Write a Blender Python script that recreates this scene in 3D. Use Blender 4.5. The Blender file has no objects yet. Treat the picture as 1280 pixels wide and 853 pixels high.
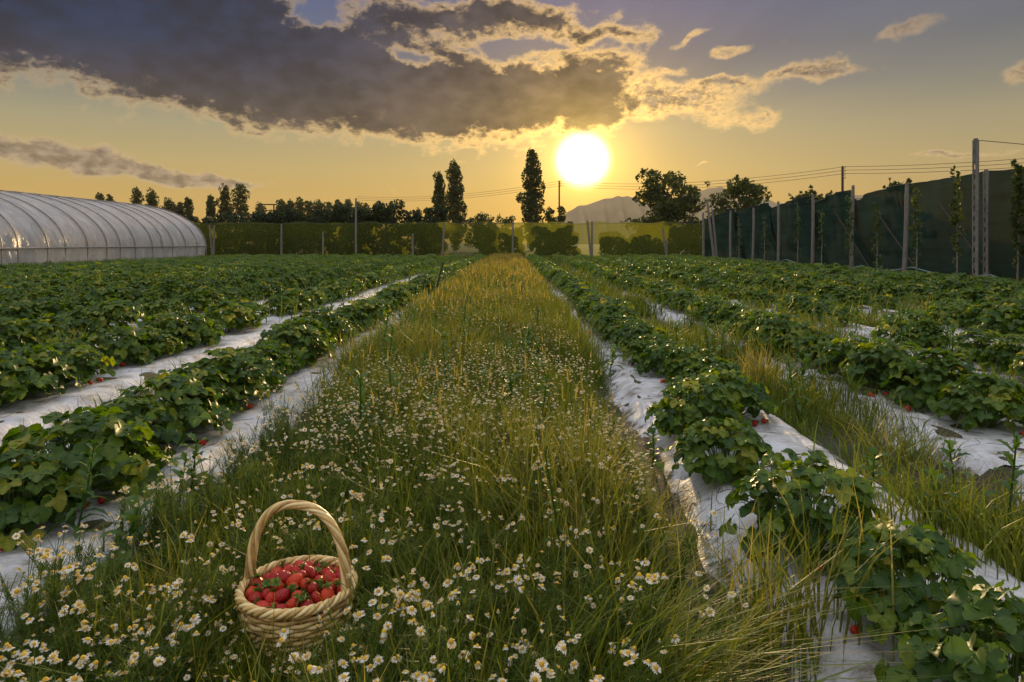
import bpy, math, random
import numpy as np
from mathutils import Vector, Matrix

rng = np.random.default_rng(11)
random.seed(11)
SC = bpy.context.scene
COL = SC.collection
R = math.radians
PI = math.pi

# ------------------------------------------------------------------ camera model (real camera: 24 mm lens, 1.3 m high)
CAM_H, HORIZON, FPX = 1.30, 303.6, 853.0
SUN_AZ, SUN_EL = R(5.9), R(6.85)


def ray(px, py):
    return np.array([(px - 640) / FPX, 1.0, (HORIZON - py) / FPX])


def ground_at(px, py, z=0.0):
    d = ray(px, py)
    t = (z - CAM_H) / d[2]
    return d[0] * t, d[1] * t


def at_depth(px, py, Y):
    d = ray(px, py)
    t = Y / d[1]
    return d[0] * t, Y, CAM_H + d[2] * t


def azel(px, py):
    d = ray(px, py)
    return math.degrees(math.atan2(d[0], d[1])), math.degrees(math.atan2(d[2], math.hypot(d[0], d[1])))


def in_view(x, y, margin=1.3):
    return np.abs(x) < 0.752 * np.maximum(y, 0) / 0.99 + margin


# ------------------------------------------------------------------ mesh builder
class MB:
    def __init__(self):
        self.V, self.F, self.n, self.T = [], [], 0, []

    def add(self, V, F, mat=0, tint=0.5):
        V = np.asarray(V, dtype=np.float32).reshape(-1, 3)
        F = np.asarray(F, dtype=np.int64)
        self.V.append(V)
        self.F.append((F + self.n, mat))
        t = np.asarray(tint, dtype=np.float32)
        self.T.append(np.full(len(V), float(t), np.float32) if t.ndim == 0 else t.reshape(-1))
        self.n += len(V)
        return self

    def data(self, name, mats, smooth=True):
        me = bpy.data.meshes.new(name)
        V = np.concatenate(self.V)
        me.vertices.add(len(V))
        me.vertices.foreach_set("co", V.ravel())
        idx, start, tot, mi, pos = [], [], [], [], 0
        for F, m in self.F:
            if not len(F):
                continue
            k = F.shape[1]
            idx.append(F.ravel())
            start.append(pos + np.arange(len(F)) * k)
            tot.append(np.full(len(F), k))
            mi.append(np.full(len(F), m))
            pos += F.size
        idx, start, tot, mi = (np.concatenate(a).astype(np.int32) for a in (idx, start, tot, mi))
        me.loops.add(len(idx))
        me.loops.foreach_set("vertex_index", idx)
        me.polygons.add(len(start))
        me.polygons.foreach_set("loop_start", start)
        me.polygons.foreach_set("material_index", mi)
        me.polygons.foreach_set("use_smooth", np.full(len(start), smooth))
        a = me.attributes.new("tint", 'FLOAT', 'POINT')
        a.data.foreach_set("value", np.concatenate(self.T))
        for m in (mats if isinstance(mats, (list, tuple)) else [mats]):
            me.materials.append(m)
        me.update(calc_edges=True)
        me.validate()
        return me

    def build(self, name, mats, parent=None, smooth=True, loc=None):
        o = bpy.data.objects.new(name, self.data(name, mats, smooth))
        COL.objects.link(o)
        if parent is not None:
            o.parent = parent
        if loc is not None:
            o.location = loc
        return o


def tag(o, label=None, cat=None, group=None, kind=None):
    if label:
        n = len(label.split())
        assert 4 <= n <= 16, (n, label)
        o['label'] = label
    if cat:
        o['category'] = cat
    if group:
        o['group'] = group
    if kind:
        o['kind'] = kind
    return o


def empty(name, loc=(0, 0, 0), rz=0.0):
    o = bpy.data.objects.new(name, None)
    COL.objects.link(o)
    o.location = loc
    o.rotation_euler = (0, 0, rz)
    o.empty_display_size = 0.1
    return o


def inst(name, me, parent=None, loc=(0, 0, 0), rot=(0, 0, 0), s=1.0):
    o = bpy.data.objects.new(name, me)
    COL.objects.link(o)
    if parent is not None:
        o.parent = parent
    o.location, o.rotation_euler = loc, rot
    o.scale = (s, s, s) if np.isscalar(s) else s
    return o


def box(mb, x0, x1, y0, y1, z0, z1, mat=0, tint=.5):
    V = [(x0, y0, z0), (x1, y0, z0), (x1, y1, z0), (x0, y1, z0), (x0, y0, z1), (x1, y0, z1), (x1, y1, z1), (x0, y1, z1)]
    mb.add(V, [(0, 3, 2, 1), (4, 5, 6, 7), (0, 1, 5, 4), (1, 2, 6, 5), (2, 3, 7, 6), (3, 0, 4, 7)], mat, tint)


def tube(mb, path, rad, sides=6, mat=0, tint=.5, cap=True, closed=False, squash=1.0):
    P = np.asarray(path, float)
    n = len(P)
    rad = np.full(n, rad, float) if np.isscalar(rad) else np.asarray(rad, float)
    if closed:
        tg = np.roll(P, -1, 0) - np.roll(P, 1, 0)
    else:
        tg = np.gradient(P, axis=0)
    tg /= np.linalg.norm(tg, axis=1)[:, None] + 1e-12
    ref = np.array([0, 0, 1.0]) if abs(tg[:, 2]).mean() < .8 else np.array([1.0, 0, 0])
    a = np.cross(tg, ref)
    a /= np.linalg.norm(a, axis=1)[:, None] + 1e-12
    b = np.cross(tg, a)
    th = np.arange(sides) / sides * 2 * PI
    V = P[:, None] + rad[:, None, None] * (np.cos(th)[None, :, None] * a[:, None] * squash + np.sin(th)[None, :, None] * b[:, None])
    V = V.reshape(-1, 3)
    F = []
    m = n if closed else n - 1
    for i in range(m):
        j = (i + 1) % n
        for k in range(sides):
            l = (k + 1) % sides
            F.append((i * sides + k, i * sides + l, j * sides + l, j * sides + k))
    mb.add(V, F, mat, tint)
    if cap and not closed:
        mb.add(V[:sides], [tuple(range(sides))], mat, tint)
        mb.add(V[-sides:], [tuple(range(sides))[::-1]], mat, tint)


def stamp(mb, V, F, tint, pos, rz, sc, mat=0, tilt=None, tilt_az=None, dt=None):
    """many copies of one little shape merged into a stuff mesh"""
    pos = np.asarray(pos)
    N, n = len(pos), len(V)
    V = np.asarray(V)[None] * np.asarray(sc).reshape(N, 1, 1)
    c, s = np.cos(rz)[:, None], np.sin(rz)[:, None]
    X, Y, Z = V[..., 0] * c - V[..., 1] * s, V[..., 0] * s + V[..., 1] * c, V[..., 2] + 0 * c
    if tilt is not None:
        ca, sa = np.cos(tilt_az)[:, None], np.sin(tilt_az)[:, None]
        ct, st = np.cos(tilt)[:, None], np.sin(tilt)[:, None]
        U, W = X * ca + Y * sa, -X * sa + Y * ca
        U, Z = U * ct + Z * st, -U * st + Z * ct
        X, Y = U * ca - W * sa, U * sa + W * ca
    P = np.stack([X, Y, Z], -1) + pos[:, None]
    FF = (np.asarray(F)[None] + (np.arange(N) * n)[:, None, None]).reshape(-1, np.asarray(F).shape[1])
    t = np.broadcast_to(np.asarray(tint, float).reshape(1, -1), (N, n)).copy()
    if dt is not None:
        t = np.clip(t + np.asarray(dt)[:, None], 0, 1)
    mb.add(P.reshape(-1, 3), FF, mat, t.ravel())


# ------------------------------------------------------------------ materials
def new_mat(name):
    m = bpy.data.materials.new(name)
    m.use_nodes = True
    nt = m.node_tree
    nt.nodes.clear()
    out = nt.nodes.new('ShaderNodeOutputMaterial')
    return m, nt, out


def nd(nt, t, **kw):
    n = nt.nodes.new(t)
    for k, v in kw.items():
        setattr(n, k, v)
    return n


def setin(n, **kw):
    for k, v in kw.items():
        n.inputs[k.replace('_', ' ')].default_value = v
    return n


def ramp(nt, stops, fac=None):
    r = nd(nt, 'ShaderNodeValToRGB')
    e = r.color_ramp.elements
    while len(e) < len(stops):
        e.new(.5)
    for el, (p, c) in zip(e, stops):
        el.position, el.color = p, (*c, 1)
    if fac is not None:
        nt.links.new(fac, r.inputs[0])
    return r


def leafy(name, stops, transl=.35, tcol=(1.5, 1.5, .7), rough=.5, spec=.35, rand=.12, noise=0.0, nscale=3.0):
    m, nt, out = new_mat(name)
    L = nt.links.new
    at = nd(nt, 'ShaderNodeAttribute', attribute_name='tint')
    oi = nd(nt, 'ShaderNodeObjectInfo')
    ma = nd(nt, 'ShaderNodeMath', operation='MULTIPLY_ADD')
    L(oi.outputs['Random'], ma.inputs[0])
    ma.inputs[1].default_value = rand
    L(at.outputs['Fac'], ma.inputs[2])
    su = nd(nt, 'ShaderNodeMath', operation='SUBTRACT')
    L(ma.outputs[0], su.inputs[0])
    su.inputs[1].default_value = rand / 2
    fac = su.outputs[0]
    if noise:
        no = nd(nt, 'ShaderNodeTexNoise')
        setin(no, Scale=nscale, Detail=3.0)
        tc = nd(nt, 'ShaderNodeNewGeometry')
        L(tc.outputs['Position'], no.inputs['Vector'])
        m2 = nd(nt, 'ShaderNodeMath', operation='MULTIPLY_ADD')
        L(no.outputs['Fac'], m2.inputs[0])
        m2.inputs[1].default_value = noise
        L(fac, m2.inputs[2])
        m3 = nd(nt, 'ShaderNodeMath', operation='SUBTRACT')
        L(m2.outputs[0], m3.inputs[0])
        m3.inputs[1].default_value = noise / 2
        fac = m3.outputs[0]
    r = ramp(nt, stops, fac)
    p = nd(nt, 'ShaderNodeBsdfPrincipled')
    setin(p, Roughness=rough)
    p.inputs['Specular IOR Level'].default_value = spec
    L(r.outputs[0], p.inputs['Base Color'])
    if transl > 0:
        mu = nd(nt, 'ShaderNodeVectorMath', operation='MULTIPLY')
        L(r.outputs[0], mu.inputs[0])
        mu.inputs[1].default_value = tcol
        t = nd(nt, 'ShaderNodeBsdfTranslucent')
        L(mu.outputs[0], t.inputs[0])
        mx = nd(nt, 'ShaderNodeMixShader')
        mx.inputs[0].default_value = transl
        L(p.outputs[0], mx.inputs[1])
        L(t.outputs[0], mx.inputs[2])
        L(mx.outputs[0], out.inputs[0])
    else:
        L(p.outputs[0], out.inputs[0])
    return m


def solid(name, c1, c2=None, rough=.6, scale=20, bump=0.0, bscale=None, spec=.4, coords='Object', stretch=(1, 1, 1), detail=5.0):
    m, nt, out = new_mat(name)
    L = nt.links.new
    tc = nd(nt, 'ShaderNodeTexCoord')
    mp = nd(nt, 'ShaderNodeMapping')
    mp.inputs['Scale'].default_value = stretch
    L(tc.outputs[coords], mp.inputs[0])
    no = nd(nt, 'ShaderNodeTexNoise')
    setin(no, Scale=scale, Detail=detail, Roughness=.6)
    L(mp.outputs[0], no.inputs['Vector'])
    r = ramp(nt, [(.3, c1), (.7, c2 or c1)], no.outputs['Fac'])
    p = nd(nt, 'ShaderNodeBsdfPrincipled')
    setin(p, Roughness=rough)
    p.inputs['Specular IOR Level'].default_value = spec
    L(r.outputs[0], p.inputs['Base Color'])
    if bump:
        n2 = nd(nt, 'ShaderNodeTexNoise')
        setin(n2, Scale=bscale or scale * 2, Detail=4.0)
        L(mp.outputs[0], n2.inputs['Vector'])
        b = nd(nt, 'ShaderNodeBump')
        setin(b, Strength=bump, Distance=.02)
        L(n2.outputs['Fac'], b.inputs['Height'])
        L(b.outputs[0], p.inputs['Normal'])
    L(p.outputs[0], out.inputs[0])
    return m


M = {}
M['leaf'] = leafy('strawberry_leaf', [(0, (.026, .070, .008)), (.45, (.068, .132, .010)), (.8, (.165, .215, .016)), (1, (.30, .27, .03))], .46, (2.0, 1.75, .4), .46, .35, .10)
M['leaf_stalk'] = leafy('strawberry_stalk', [(0, (.09, .15, .03)), (1, (.17, .21, .05))], 0, rough=.5)
M['grass'] = leafy('grass_blade', [(0, (.042, .080, .010)), (.3, (.105, .148, .014)), (.55, (.17, .18, .024)), (.8, (.34, .29, .095)), (1, (.25, .17, .08))], .42, (1.6, 1.4, .6), .5, .3, .0)
M['cham_stem'] = leafy('chamomile_green', [(0, (.05, .10, .016)), (.6, (.11, .165, .024)), (1, (.24, .22, .045))], .42, (1.6, 1.4, .6), .55, .3, .15)
M['petal'] = leafy('chamomile_petal', [(0, (.40, .31, .18)), (.4, (.62, .55, .40)), (.8, (.80, .77, .68)), (1, (.84, .83, .78))], .35, (1.0, 1.0, .9), .6, .2, .5)
M['disc'] = leafy('chamomile_disc', [(0, (.55, .30, .03)), (1, (.75, .50, .05))], 0, rough=.7, spec=.2, rand=.4)
M['weed'] = leafy('weed_leaf', [(0, (.03, .08, .014)), (.6, (.075, .15, .022)), (1, (.17, .23, .04))], .35, (1.7, 1.5, .5), .5, .3, .15)
M['tree_leaf'] = leafy('tree_leaf', [(0, (.022, .038, .010)), (.5, (.050, .072, .017)), (1, (.10, .115, .028))], .34, (1.6, 1.4, .6), .6, .25, .15)
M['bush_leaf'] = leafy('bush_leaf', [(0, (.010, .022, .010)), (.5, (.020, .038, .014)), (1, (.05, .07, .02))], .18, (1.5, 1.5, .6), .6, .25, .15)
M['vine_leaf'] = leafy('vine_leaf', [(0, (.025, .05, .012)), (.5, (.05, .085, .018)), (1, (.13, .15, .03))], .35, (1.6, 1.4, .5), .55, .3, .1)
M['bark'] = solid('bark', (.05, .038, .028), (.10, .078, .058), .9, 12, .5)
M['soil'] = None
M['wood_grey'] = solid('weathered_post', (.12, .105, .088), (.27, .24, .20), .85, 9, .6, coords='Object', stretch=(4, 4, .6))
M['concrete'] = solid('post_concrete', (.12, .11, .095), (.24, .22, .19), .9, 14, .4)
M['dark_wood'] = solid('tarred_pole', (.035, .026, .02), (.07, .055, .04), .85, 9, .3)
M['wire'] = solid('cable', (.06, .055, .05), None, .6)
M['hose'] = solid('drip_hose', (.16, .25, .24), (.22, .31, .30), .5)
M['hoop'] = solid('hoop_steel', (.20, .18, .165), (.32, .29, .27), .5, 6)
M['wicker'] = None
M['calyx'] = leafy('berry_calyx', [(0, (.06, .13, .02)), (1, (.20, .26, .05))], .2, (1.4, 1.4, .6), .6, .2)


def make_soil():
    m, nt, out = new_mat('soil')
    L = nt.links.new
    g = nd(nt, 'ShaderNodeNewGeometry')
    n1 = nd(nt, 'ShaderNodeTexNoise')
    setin(n1, Scale=.9, Detail=8.0, Roughness=.65)
    L(g.outputs['Position'], n1.inputs['Vector'])
    n2 = nd(nt, 'ShaderNodeTexNoise')
    setin(n2, Scale=24.0, Detail=8.0, Roughness=.7)
    L(g.outputs['Position'], n2.inputs['Vector'])
    r1 = ramp(nt, [(.35, (.030, .021, .013)), (.62, (.095, .068, .040))], n2.outputs['Fac'])
    r2 = ramp(nt, [(.3, (.026, .042, .010)), (.7, (.060, .070, .018))], n2.outputs['Fac'])
    f = ramp(nt, [(.42, (0, 0, 0)), (.6, (1, 1, 1))], n1.outputs['Fac'])
    mx = nd(nt, 'ShaderNodeMix', data_type='RGBA')
    L(f.outputs[0], mx.inputs['Factor'])
    L(r1.outputs[0], mx.inputs['A'])
    L(r2.outputs[0], mx.inputs['B'])
    p = nd(nt, 'ShaderNodeBsdfPrincipled')
    setin(p, Roughness=.95)
    L(mx.outputs['Result'], p.inputs['Base Color'])
    b = nd(nt, 'ShaderNodeBump')
    setin(b, Strength=.9, Distance=.03)
    L(n2.outputs['Fac'], b.inputs['Height'])
    L(b.outputs[0], p.inputs['Normal'])
    L(p.outputs[0], out.inputs[0])
    return m


M['soil'] = make_soil()


def make_film():
    m, nt, out = new_mat('white_mulch_film')
    L = nt.links.new
    g = nd(nt, 'ShaderNodeNewGeometry')
    mp = nd(nt, 'ShaderNodeMapping')
    mp.inputs['Scale'].default_value = (2.2, 9, 4)
    mp.inputs['Rotation'].default_value = (0, 0, .25)
    L(g.outputs['Position'], mp.inputs[0])
    n1 = nd(nt, 'ShaderNodeTexNoise')
    setin(n1, Scale=3.6, Detail=6.0, Distortion=1.2, Roughness=.6)
    L(mp.outputs[0], n1.inputs['Vector'])
    n2 = nd(nt, 'ShaderNodeTexNoise')
    setin(n2, Scale=5.0, Detail=8.0, Roughness=.7)
    L(g.outputs['Position'], n2.inputs['Vector'])
    dirt = ramp(nt, [(.34, (.17, .14, .10)), (.45, (.44, .42, .41)), (.58, (.61, .60, .62))], n2.outputs['Fac'])
    at = nd(nt, 'ShaderNodeAttribute', attribute_name='tint')
    n3 = nd(nt, 'ShaderNodeTexNoise')
    setin(n3, Scale=11.0, Detail=9.0, Roughness=.72)
    L(g.outputs['Position'], n3.inputs['Vector'])
    sm = nd(nt, 'ShaderNodeMath', operation='MULTIPLY_ADD')
    L(at.outputs['Fac'], sm.inputs[0])
    sm.inputs[1].default_value = .27
    L(n3.outputs['Fac'], sm.inputs[2])
    mud = ramp(nt, [(.62, (0, 0, 0)), (.74, (1, 1, 1))], sm.outputs[0])
    mx = nd(nt, 'ShaderNodeMix', data_type='RGBA')
    L(mud.outputs[0], mx.inputs['Factor'])
    L(dirt.outputs[0], mx.inputs['A'])
    mx.inputs['B'].default_value = (.075, .052, .032, 1)
    p = nd(nt, 'ShaderNodeBsdfPrincipled')
    setin(p, Roughness=.52)
    L(mx.outputs['Result'], p.inputs['Base Color'])
    b = nd(nt, 'ShaderNodeBump')
    setin(b, Strength=.5, Distance=.045)
    L(n1.outputs['Fac'], b.inputs['Height'])
    L(b.outputs[0], p.inputs['Normal'])
    L(p.outputs[0], out.inputs[0])
    return m


M['film'] = make_film()


def make_wicker():
    m, nt, out = new_mat('peeled_willow')
    L = nt.links.new
    at = nd(nt, 'ShaderNodeAttribute', attribute_name='tint')
    tc = nd(nt, 'ShaderNodeTexCoord')
    no = nd(nt, 'ShaderNodeTexNoise')
    setin(no, Scale=45.0, Detail=4.0)
    L(tc.outputs['Object'], no.inputs['Vector'])
    a = nd(nt, 'ShaderNodeMath', operation='MULTIPLY_ADD')
    L(no.outputs['Fac'], a.inputs[0])
    a.inputs[1].default_value = .5
    L(at.outputs['Fac'], a.inputs[2])
    r = ramp(nt, [(.25, (.26, .115, .03)), (.6, (.66, .42, .14)), (1, (.86, .66, .32))], a.outputs[0])
    p = nd(nt, 'ShaderNodeBsdfPrincipled')
    setin(p, Roughness=.45)
    L(r.outputs[0], p.inputs['Base Color'])
    L(p.outputs[0], out.inputs[0])
    return m


M['wicker'] = make_wicker()


def make_berry():
    m, nt, out = new_mat('strawberry_skin')
    L = nt.links.new
    tc = nd(nt, 'ShaderNodeTexCoord')
    oi = nd(nt, 'ShaderNodeObjectInfo')
    vo = nd(nt, 'ShaderNodeTexVoronoi')
    setin(vo, Scale=170.0)
    L(tc.outputs['Object'], vo.inputs['Vector'])
    base = ramp(nt, [(0, (.24, .006, .008)), (.6, (.42, .012, .010)), (1, (.56, .05, .014))], oi.outputs['Random'])
    sd = ramp(nt, [(.0, (1, 1, 1)), (.22, (0, 0, 0))], vo.outputs['Distance'])
    mx = nd(nt, 'ShaderNodeMix', data_type='RGBA')
    L(sd.outputs[0], mx.inputs['Factor'])
    L(base.outputs[0], mx.inputs['A'])
    mx.inputs['B'].default_value = (.55, .28, .06, 1)
    p = nd(nt, 'ShaderNodeBsdfPrincipled')
    setin(p, Roughness=.42)
    p.inputs['Specular IOR Level'].default_value = .3
    p.inputs['Subsurface Weight'].default_value = 0.0
    L(mx.outputs['Result'], p.inputs['Base Color'])
    b = nd(nt, 'ShaderNodeBump')
    setin(b, Strength=.5, Distance=.004)
    L(vo.outputs['Distance'], b.inputs['Height'])
    L(b.outputs[0], p.inputs['Normal'])
    L(p.outputs[0], out.inputs[0])
    return m


M['berry'] = make_berry()


def make_net(name, col, tcol, open_, scale):
    m, nt, out = new_mat(name)
    L = nt.links.new
    g = nd(nt, 'ShaderNodeNewGeometry')
    mp = nd(nt, 'ShaderNodeMapping')
    mp.inputs['Scale'].default_value = (.35, .35, 4.5)
    L(g.outputs['Position'], mp.inputs[0])
    no = nd(nt, 'ShaderNodeTexNoise')
    setin(no, Scale=scale, Detail=6.0, Roughness=.65)
    L(mp.outputs[0], no.inputs['Vector'])
    r = ramp(nt, [(.3, tuple(c * .6 for c in col)), (.7, tuple(c * 1.45 for c in col))], no.outputs['Fac'])
    d = nd(nt, 'ShaderNodeBsdfDiffuse')
    L(r.outputs[0], d.inputs[0])
    t = nd(nt, 'ShaderNodeBsdfTranslucent')
    t.inputs[0].default_value = (*tcol, 1)
    ad = nd(nt, 'ShaderNodeMixShader')
    ad.inputs[0].default_value = .5
    L(d.outputs[0], ad.inputs[1])
    L(t.outputs[0], ad.inputs[2])
    tr = nd(nt, 'ShaderNodeBsdfTransparent')
    tr.inputs[0].default_value = (.9, .95, .85, 1)
    mx = nd(nt, 'ShaderNodeMixShader')
    mx.inputs[0].default_value = open_
    L(ad.outputs[0], mx.inputs[1])
    L(tr.outputs[0], mx.inputs[2])
    L(mx.outputs[0], out.inputs[0])
    return m


M['net_far'] = make_net('green_windbreak_net', (.030, .050, .018), (.25, .26, .022), .34, .8)
M['net_side'] = make_net('dark_green_shade_net', (.037, .078, .058), (.001, .003, .002), .03, .9)


def make_poly():
    m, nt, out = new_mat('tunnel_polythene')
    L = nt.links.new
    g = nd(nt, 'ShaderNodeNewGeometry')
    mp = nd(nt, 'ShaderNodeMapping')
    mp.inputs['Scale'].default_value = (.5, 2.2, .8)
    L(g.outputs['Position'], mp.inputs[0])
    no = nd(nt, 'ShaderNodeTexNoise')
    setin(no, Scale=1.6, Detail=6.0, Distortion=1.2)
    L(mp.outputs[0], no.inputs['Vector'])
    p = nd(nt, 'ShaderNodeBsdfPrincipled')
    setin(p, Roughness=.32)
    r = ramp(nt, [(.3, (.50, .47, .48)), (.7, (.84, .81, .81))], no.outputs['Fac'])
    L(r.outputs[0], p.inputs['Base Color'])
    b = nd(nt, 'ShaderNodeBump')
    setin(b, Strength=.8, Distance=.12)
    L(no.outputs['Fac'], b.inputs['Height'])
    L(b.outputs[0], p.inputs['Normal'])
    t = nd(nt, 'ShaderNodeBsdfTranslucent')
    t.inputs[0].default_value = (.62, .58, .52, 1)
    L(b.outputs[0], t.inputs['Normal'])
    mx = nd(nt, 'ShaderNodeMixShader')
    mx.inputs[0].default_value = .40
    L(p.outputs[0], mx.inputs[1])
    L(t.outputs[0], mx.inputs[2])
    tr = nd(nt, 'ShaderNodeBsdfTransparent')
    tr.inputs[0].default_value = (.95, .93, .9, 1)
    m2 = nd(nt, 'ShaderNodeMixShader')
    m2.inputs[0].default_value = .13
    L(mx.outputs[0], m2.inputs[1])
    L(tr.outputs[0], m2.inputs[2])
    L(m2.outputs[0], out.inputs[0])
    return m


M['poly'] = make_poly()
M['hill'] = solid('haze_tinted_hillside', (.22, .155, .075), (.32, .225, .11), .95, .012, coords='Object')  # warm glow of sunlit haze is put into the hills' lightened tan colour

# ------------------------------------------------------------------ layout of the field
L_ROWS = [-2.12 - 1.6 * k for k in range(11)]
R_ROWS = [1.36] + [2.98 + 1.62 * k for k in range(6)]
FIELD_END = 47.5
FILMS = [(c - .78, c + .66) for c in L_ROWS] + [(c - .56, c + .60) for c in R_ROWS]
PATH_L, PATH_R = -1.42, .68


def bed_h(x):
    """height of the soil across the rows: low raised beds"""
    x = np.asarray(x, float)
    h = np.zeros_like(x)
    for a, b in FILMS:
        t = np.clip((np.minimum(x - a, b - x)) / .22, 0, 1)
        h = np.maximum(h, .115 * t * t * (3 - 2 * t))
    return h


# ground sheet (one sheet to the horizon)
def build_ground():
    xs = np.concatenate([[-2000, -1200, -500, -150, -60], np.arange(-21, 14.01, .07), [40, 90, 200, 600, 1200, 2000]])
    ys = np.concatenate([[-2000, -800, -200, -40, -8], np.arange(-1, 8, .12), np.arange(8, 48, 1.0), [49, 60, 90, 150, 300, 700, 1300, 2000]])
    X, Y = np.meshgrid(xs, ys)
    Z = bed_h(X) * np.clip((FIELD_END + .5 - Y) / 1.0, 0, 1) * (Y > -8)
    Z += np.where((Y > -1) & (Y < 8) & (np.abs(X) < 7), .012 * np.sin(X * 9 + np.sin(Y * 7)) * np.sin(Y * 8 + X * 3), 0)
    nx, ny = len(xs), len(ys)
    i = np.arange(nx * ny).reshape(ny, nx)
    F = np.stack([i[:-1, :-1], i[:-1, 1:], i[1:, 1:], i[1:, :-1]], -1).reshape(-1, 4)
    o = MB().add(np.stack([X, Y, Z], -1), F).build('ground', M['soil'])
    tag(o, kind='structure')


build_ground()

# ------------------------------------------------------------------ mulch film strips
SIDE = ['polytunnel side', 'net wall side']
ORD = ['first', 'second', 'third', 'fourth', 'fifth', 'sixth', 'seventh', 'eighth', 'ninth', 'tenth', 'eleventh', 'twelfth']
RIPX, RIPY = ground_at(1243, 590, .11)


def film_strip(k, side, a, b, row_i):
    y = [1.0 if side else .9]
    while y[-1] < FIELD_END:
        y.append(y[-1] + (.035 if y[-1] < 6.5 and row_i < 3 else .12 if y[-1] < 12 else .5))
    ys = np.array(y)
    xs = np.linspace(a + .0, b, 36 if row_i < 3 else 14)
    X, Y = np.meshgrid(xs, ys)
    edge = np.minimum(X - a, b - X)
    Xw = X + .035 * np.sin(Y * 2.3 + k) * np.clip(1 - edge / .2, 0, 1) + .02 * np.sin(Y * 7.1 + 2 * k) * np.clip(1 - edge / .2, 0, 1)
    ph = rng.uniform(0, 6, 6)
    wr = (.006 * np.sin(Y * 11 + 2.2 * np.sin(X * 3 + ph[0]) + ph[1]) + .004 * np.sin(Y * 23 + 5 * X + ph[2] + np.sin(Y * 3))
          + .006 * np.sin(Y * 4.1 - 6 * X + ph[3]) + .004 * np.sin(X * 26 + Y * 2 + ph[4]))
    Z = bed_h(Xw) + .016 + wr * np.clip(edge / .1, .25, 1) - .03 * np.clip(1 - edge / .05, 0, 1)
    # two long creases where the film was laid
    for cx in (a + .28, b - .16):
        Z -= .010 * np.exp(-((X - cx - .02 * np.sin(Y * 1.7)) / .022) ** 2)
    nx, ny = len(xs), len(ys)
    i = np.arange(nx * ny).reshape(ny, nx)
    F = np.stack([i[:-1, :-1], i[:-1, 1:], i[1:, 1:], i[1:, :-1]], -1).reshape(-1, 4)
    P = np.stack([Xw, Y, Z], -1).reshape(-1, 3)
    if side == 1 and row_i == 1:      # the torn opening with bare soil
        u, v = P[:, 0] - RIPX, P[:, 1] - RIPY
        d = np.abs(u) / .19 + np.abs(v - .25 * u) / .17
        near = (d > 1) & (d < 1.9)
        P[:, 2] += np.where(near, .018 * (1.9 - d), 0)
        F = F[~(d[F] < 1).all(1)]
    fc = P[F].mean(1)
    rip = np.zeros(len(F), bool)
    for _ in range(0):   # small cuts and tears
        cx, cy = rng.uniform(a + .12, b - .12), rng.uniform(1.2, 9)
        an, ln, wd = rng.uniform(-.5, .9), rng.uniform(.05, .16), rng.uniform(.014, .035)
        u, v = fc[:, 0] - cx, fc[:, 1] - cy
        uu, vv = u * math.cos(an) + v * math.sin(an), -u * math.sin(an) + v * math.cos(an)
        rip |= (np.abs(uu) / ln + np.abs(vv) / wd) < 1
    F = F[~rip]
    o = MB().add(P, F, 0, np.clip(1 - edge / .16, 0, 1).ravel()).build('mulch_film', M['film'])
    lab = f"white plastic mulch film under the {ORD[row_i]} strawberry row from the grass path, {SIDE[side]}"
    tag(o, lab, 'mulch film', 'white mulch films on the strawberry beds')


for k, (a, b) in enumerate(FILMS):
    s = 0 if k < len(L_ROWS) else 1
    film_strip(k, s, a, b, k if s == 0 else k - len(L_ROWS))

# ------------------------------------------------------------------ strawberry plants
def leaflet(nt, nx, serr=.09, fold=.36, droop=.16):
    t = np.linspace(0, 1, nt + 1)
    w = .47 * np.sqrt(np.maximum(0, 1 - ((t - .57) / .53) ** 2)) * np.clip(t / .22, .3, 1)
    w[0] = .03
    s = np.ones(nt + 1)
    s[1::2] += serr
    s[2::2] -= serr
    u = np.linspace(-1, 1, 2 * nx + 1)
    X = w[:, None] * u[None, :] * np.where(np.abs(u)[None, :] > .99, s[:, None], 1)
    Yv = t[:, None] + .0 * X + (.05 * np.abs(u)[None, :] * (np.arange(nt + 1) % 2)[:, None]) - .20 * u[None, :] ** 2 * np.clip((t - .35) / .65, 0, 1)[:, None] ** 2
    Z = fold * np.abs(X) ** 1.2 * 1.2 - droop * t[:, None] ** 2 - .10 * np.maximum(np.abs(X) - .3, 0) + .16 * t[:, None] * np.abs(X) + .018 * np.cos(t[:, None] * nt * PI) * np.abs(u)[None, :]
    V = np.stack([X, Yv, Z], -1).reshape(-1, 3)
    n = 2 * nx + 1
    i = np.arange((nt + 1) * n).reshape(nt + 1, n)
    F = np.stack([i[:-1, :-1], i[:-1, 1:], i[1:, 1:], i[1:, :-1]], -1).reshape(-1, 4)
    tv = (-.06 + .16 * (np.abs(u) < .1))[None, :] + 0 * X + .05 * np.cos(t[:, None] * nt * PI) * (np.abs(u)[None, :] > .3)
    return V, F, tv.ravel()


def trefoil(nt, nx):
    V0, F0, t0 = leaflet(nt, nx)
    VV, FF, n = [], [], 0
    for ang, s in ((0, 1.0), (1.5, .93), (-1.5, .93)):
        c, sn = math.cos(ang), math.sin(ang)
        V = V0 * s
        W = np.stack([V[:, 0] * c - V[:, 1] * sn, V[:, 0] * sn + V[:, 1] * c, V[:, 2]], -1)
        W[:, 1] += .05
        VV.append(W)
        FF.append(F0 + n)
        n += len(W)
    return np.concatenate(VV), np.concatenate(FF), np.tile(t0, 3)


def orient(V, fwd, nrm):
    f = fwd / np.linalg.norm(fwd)
    n = nrm - f * np.dot(nrm, f)
    n /= np.linalg.norm(n)
    r = np.cross(f, n)
    return V[:, :1] * r + V[:, 1:2] * f + V[:, 2:3] * n


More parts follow.
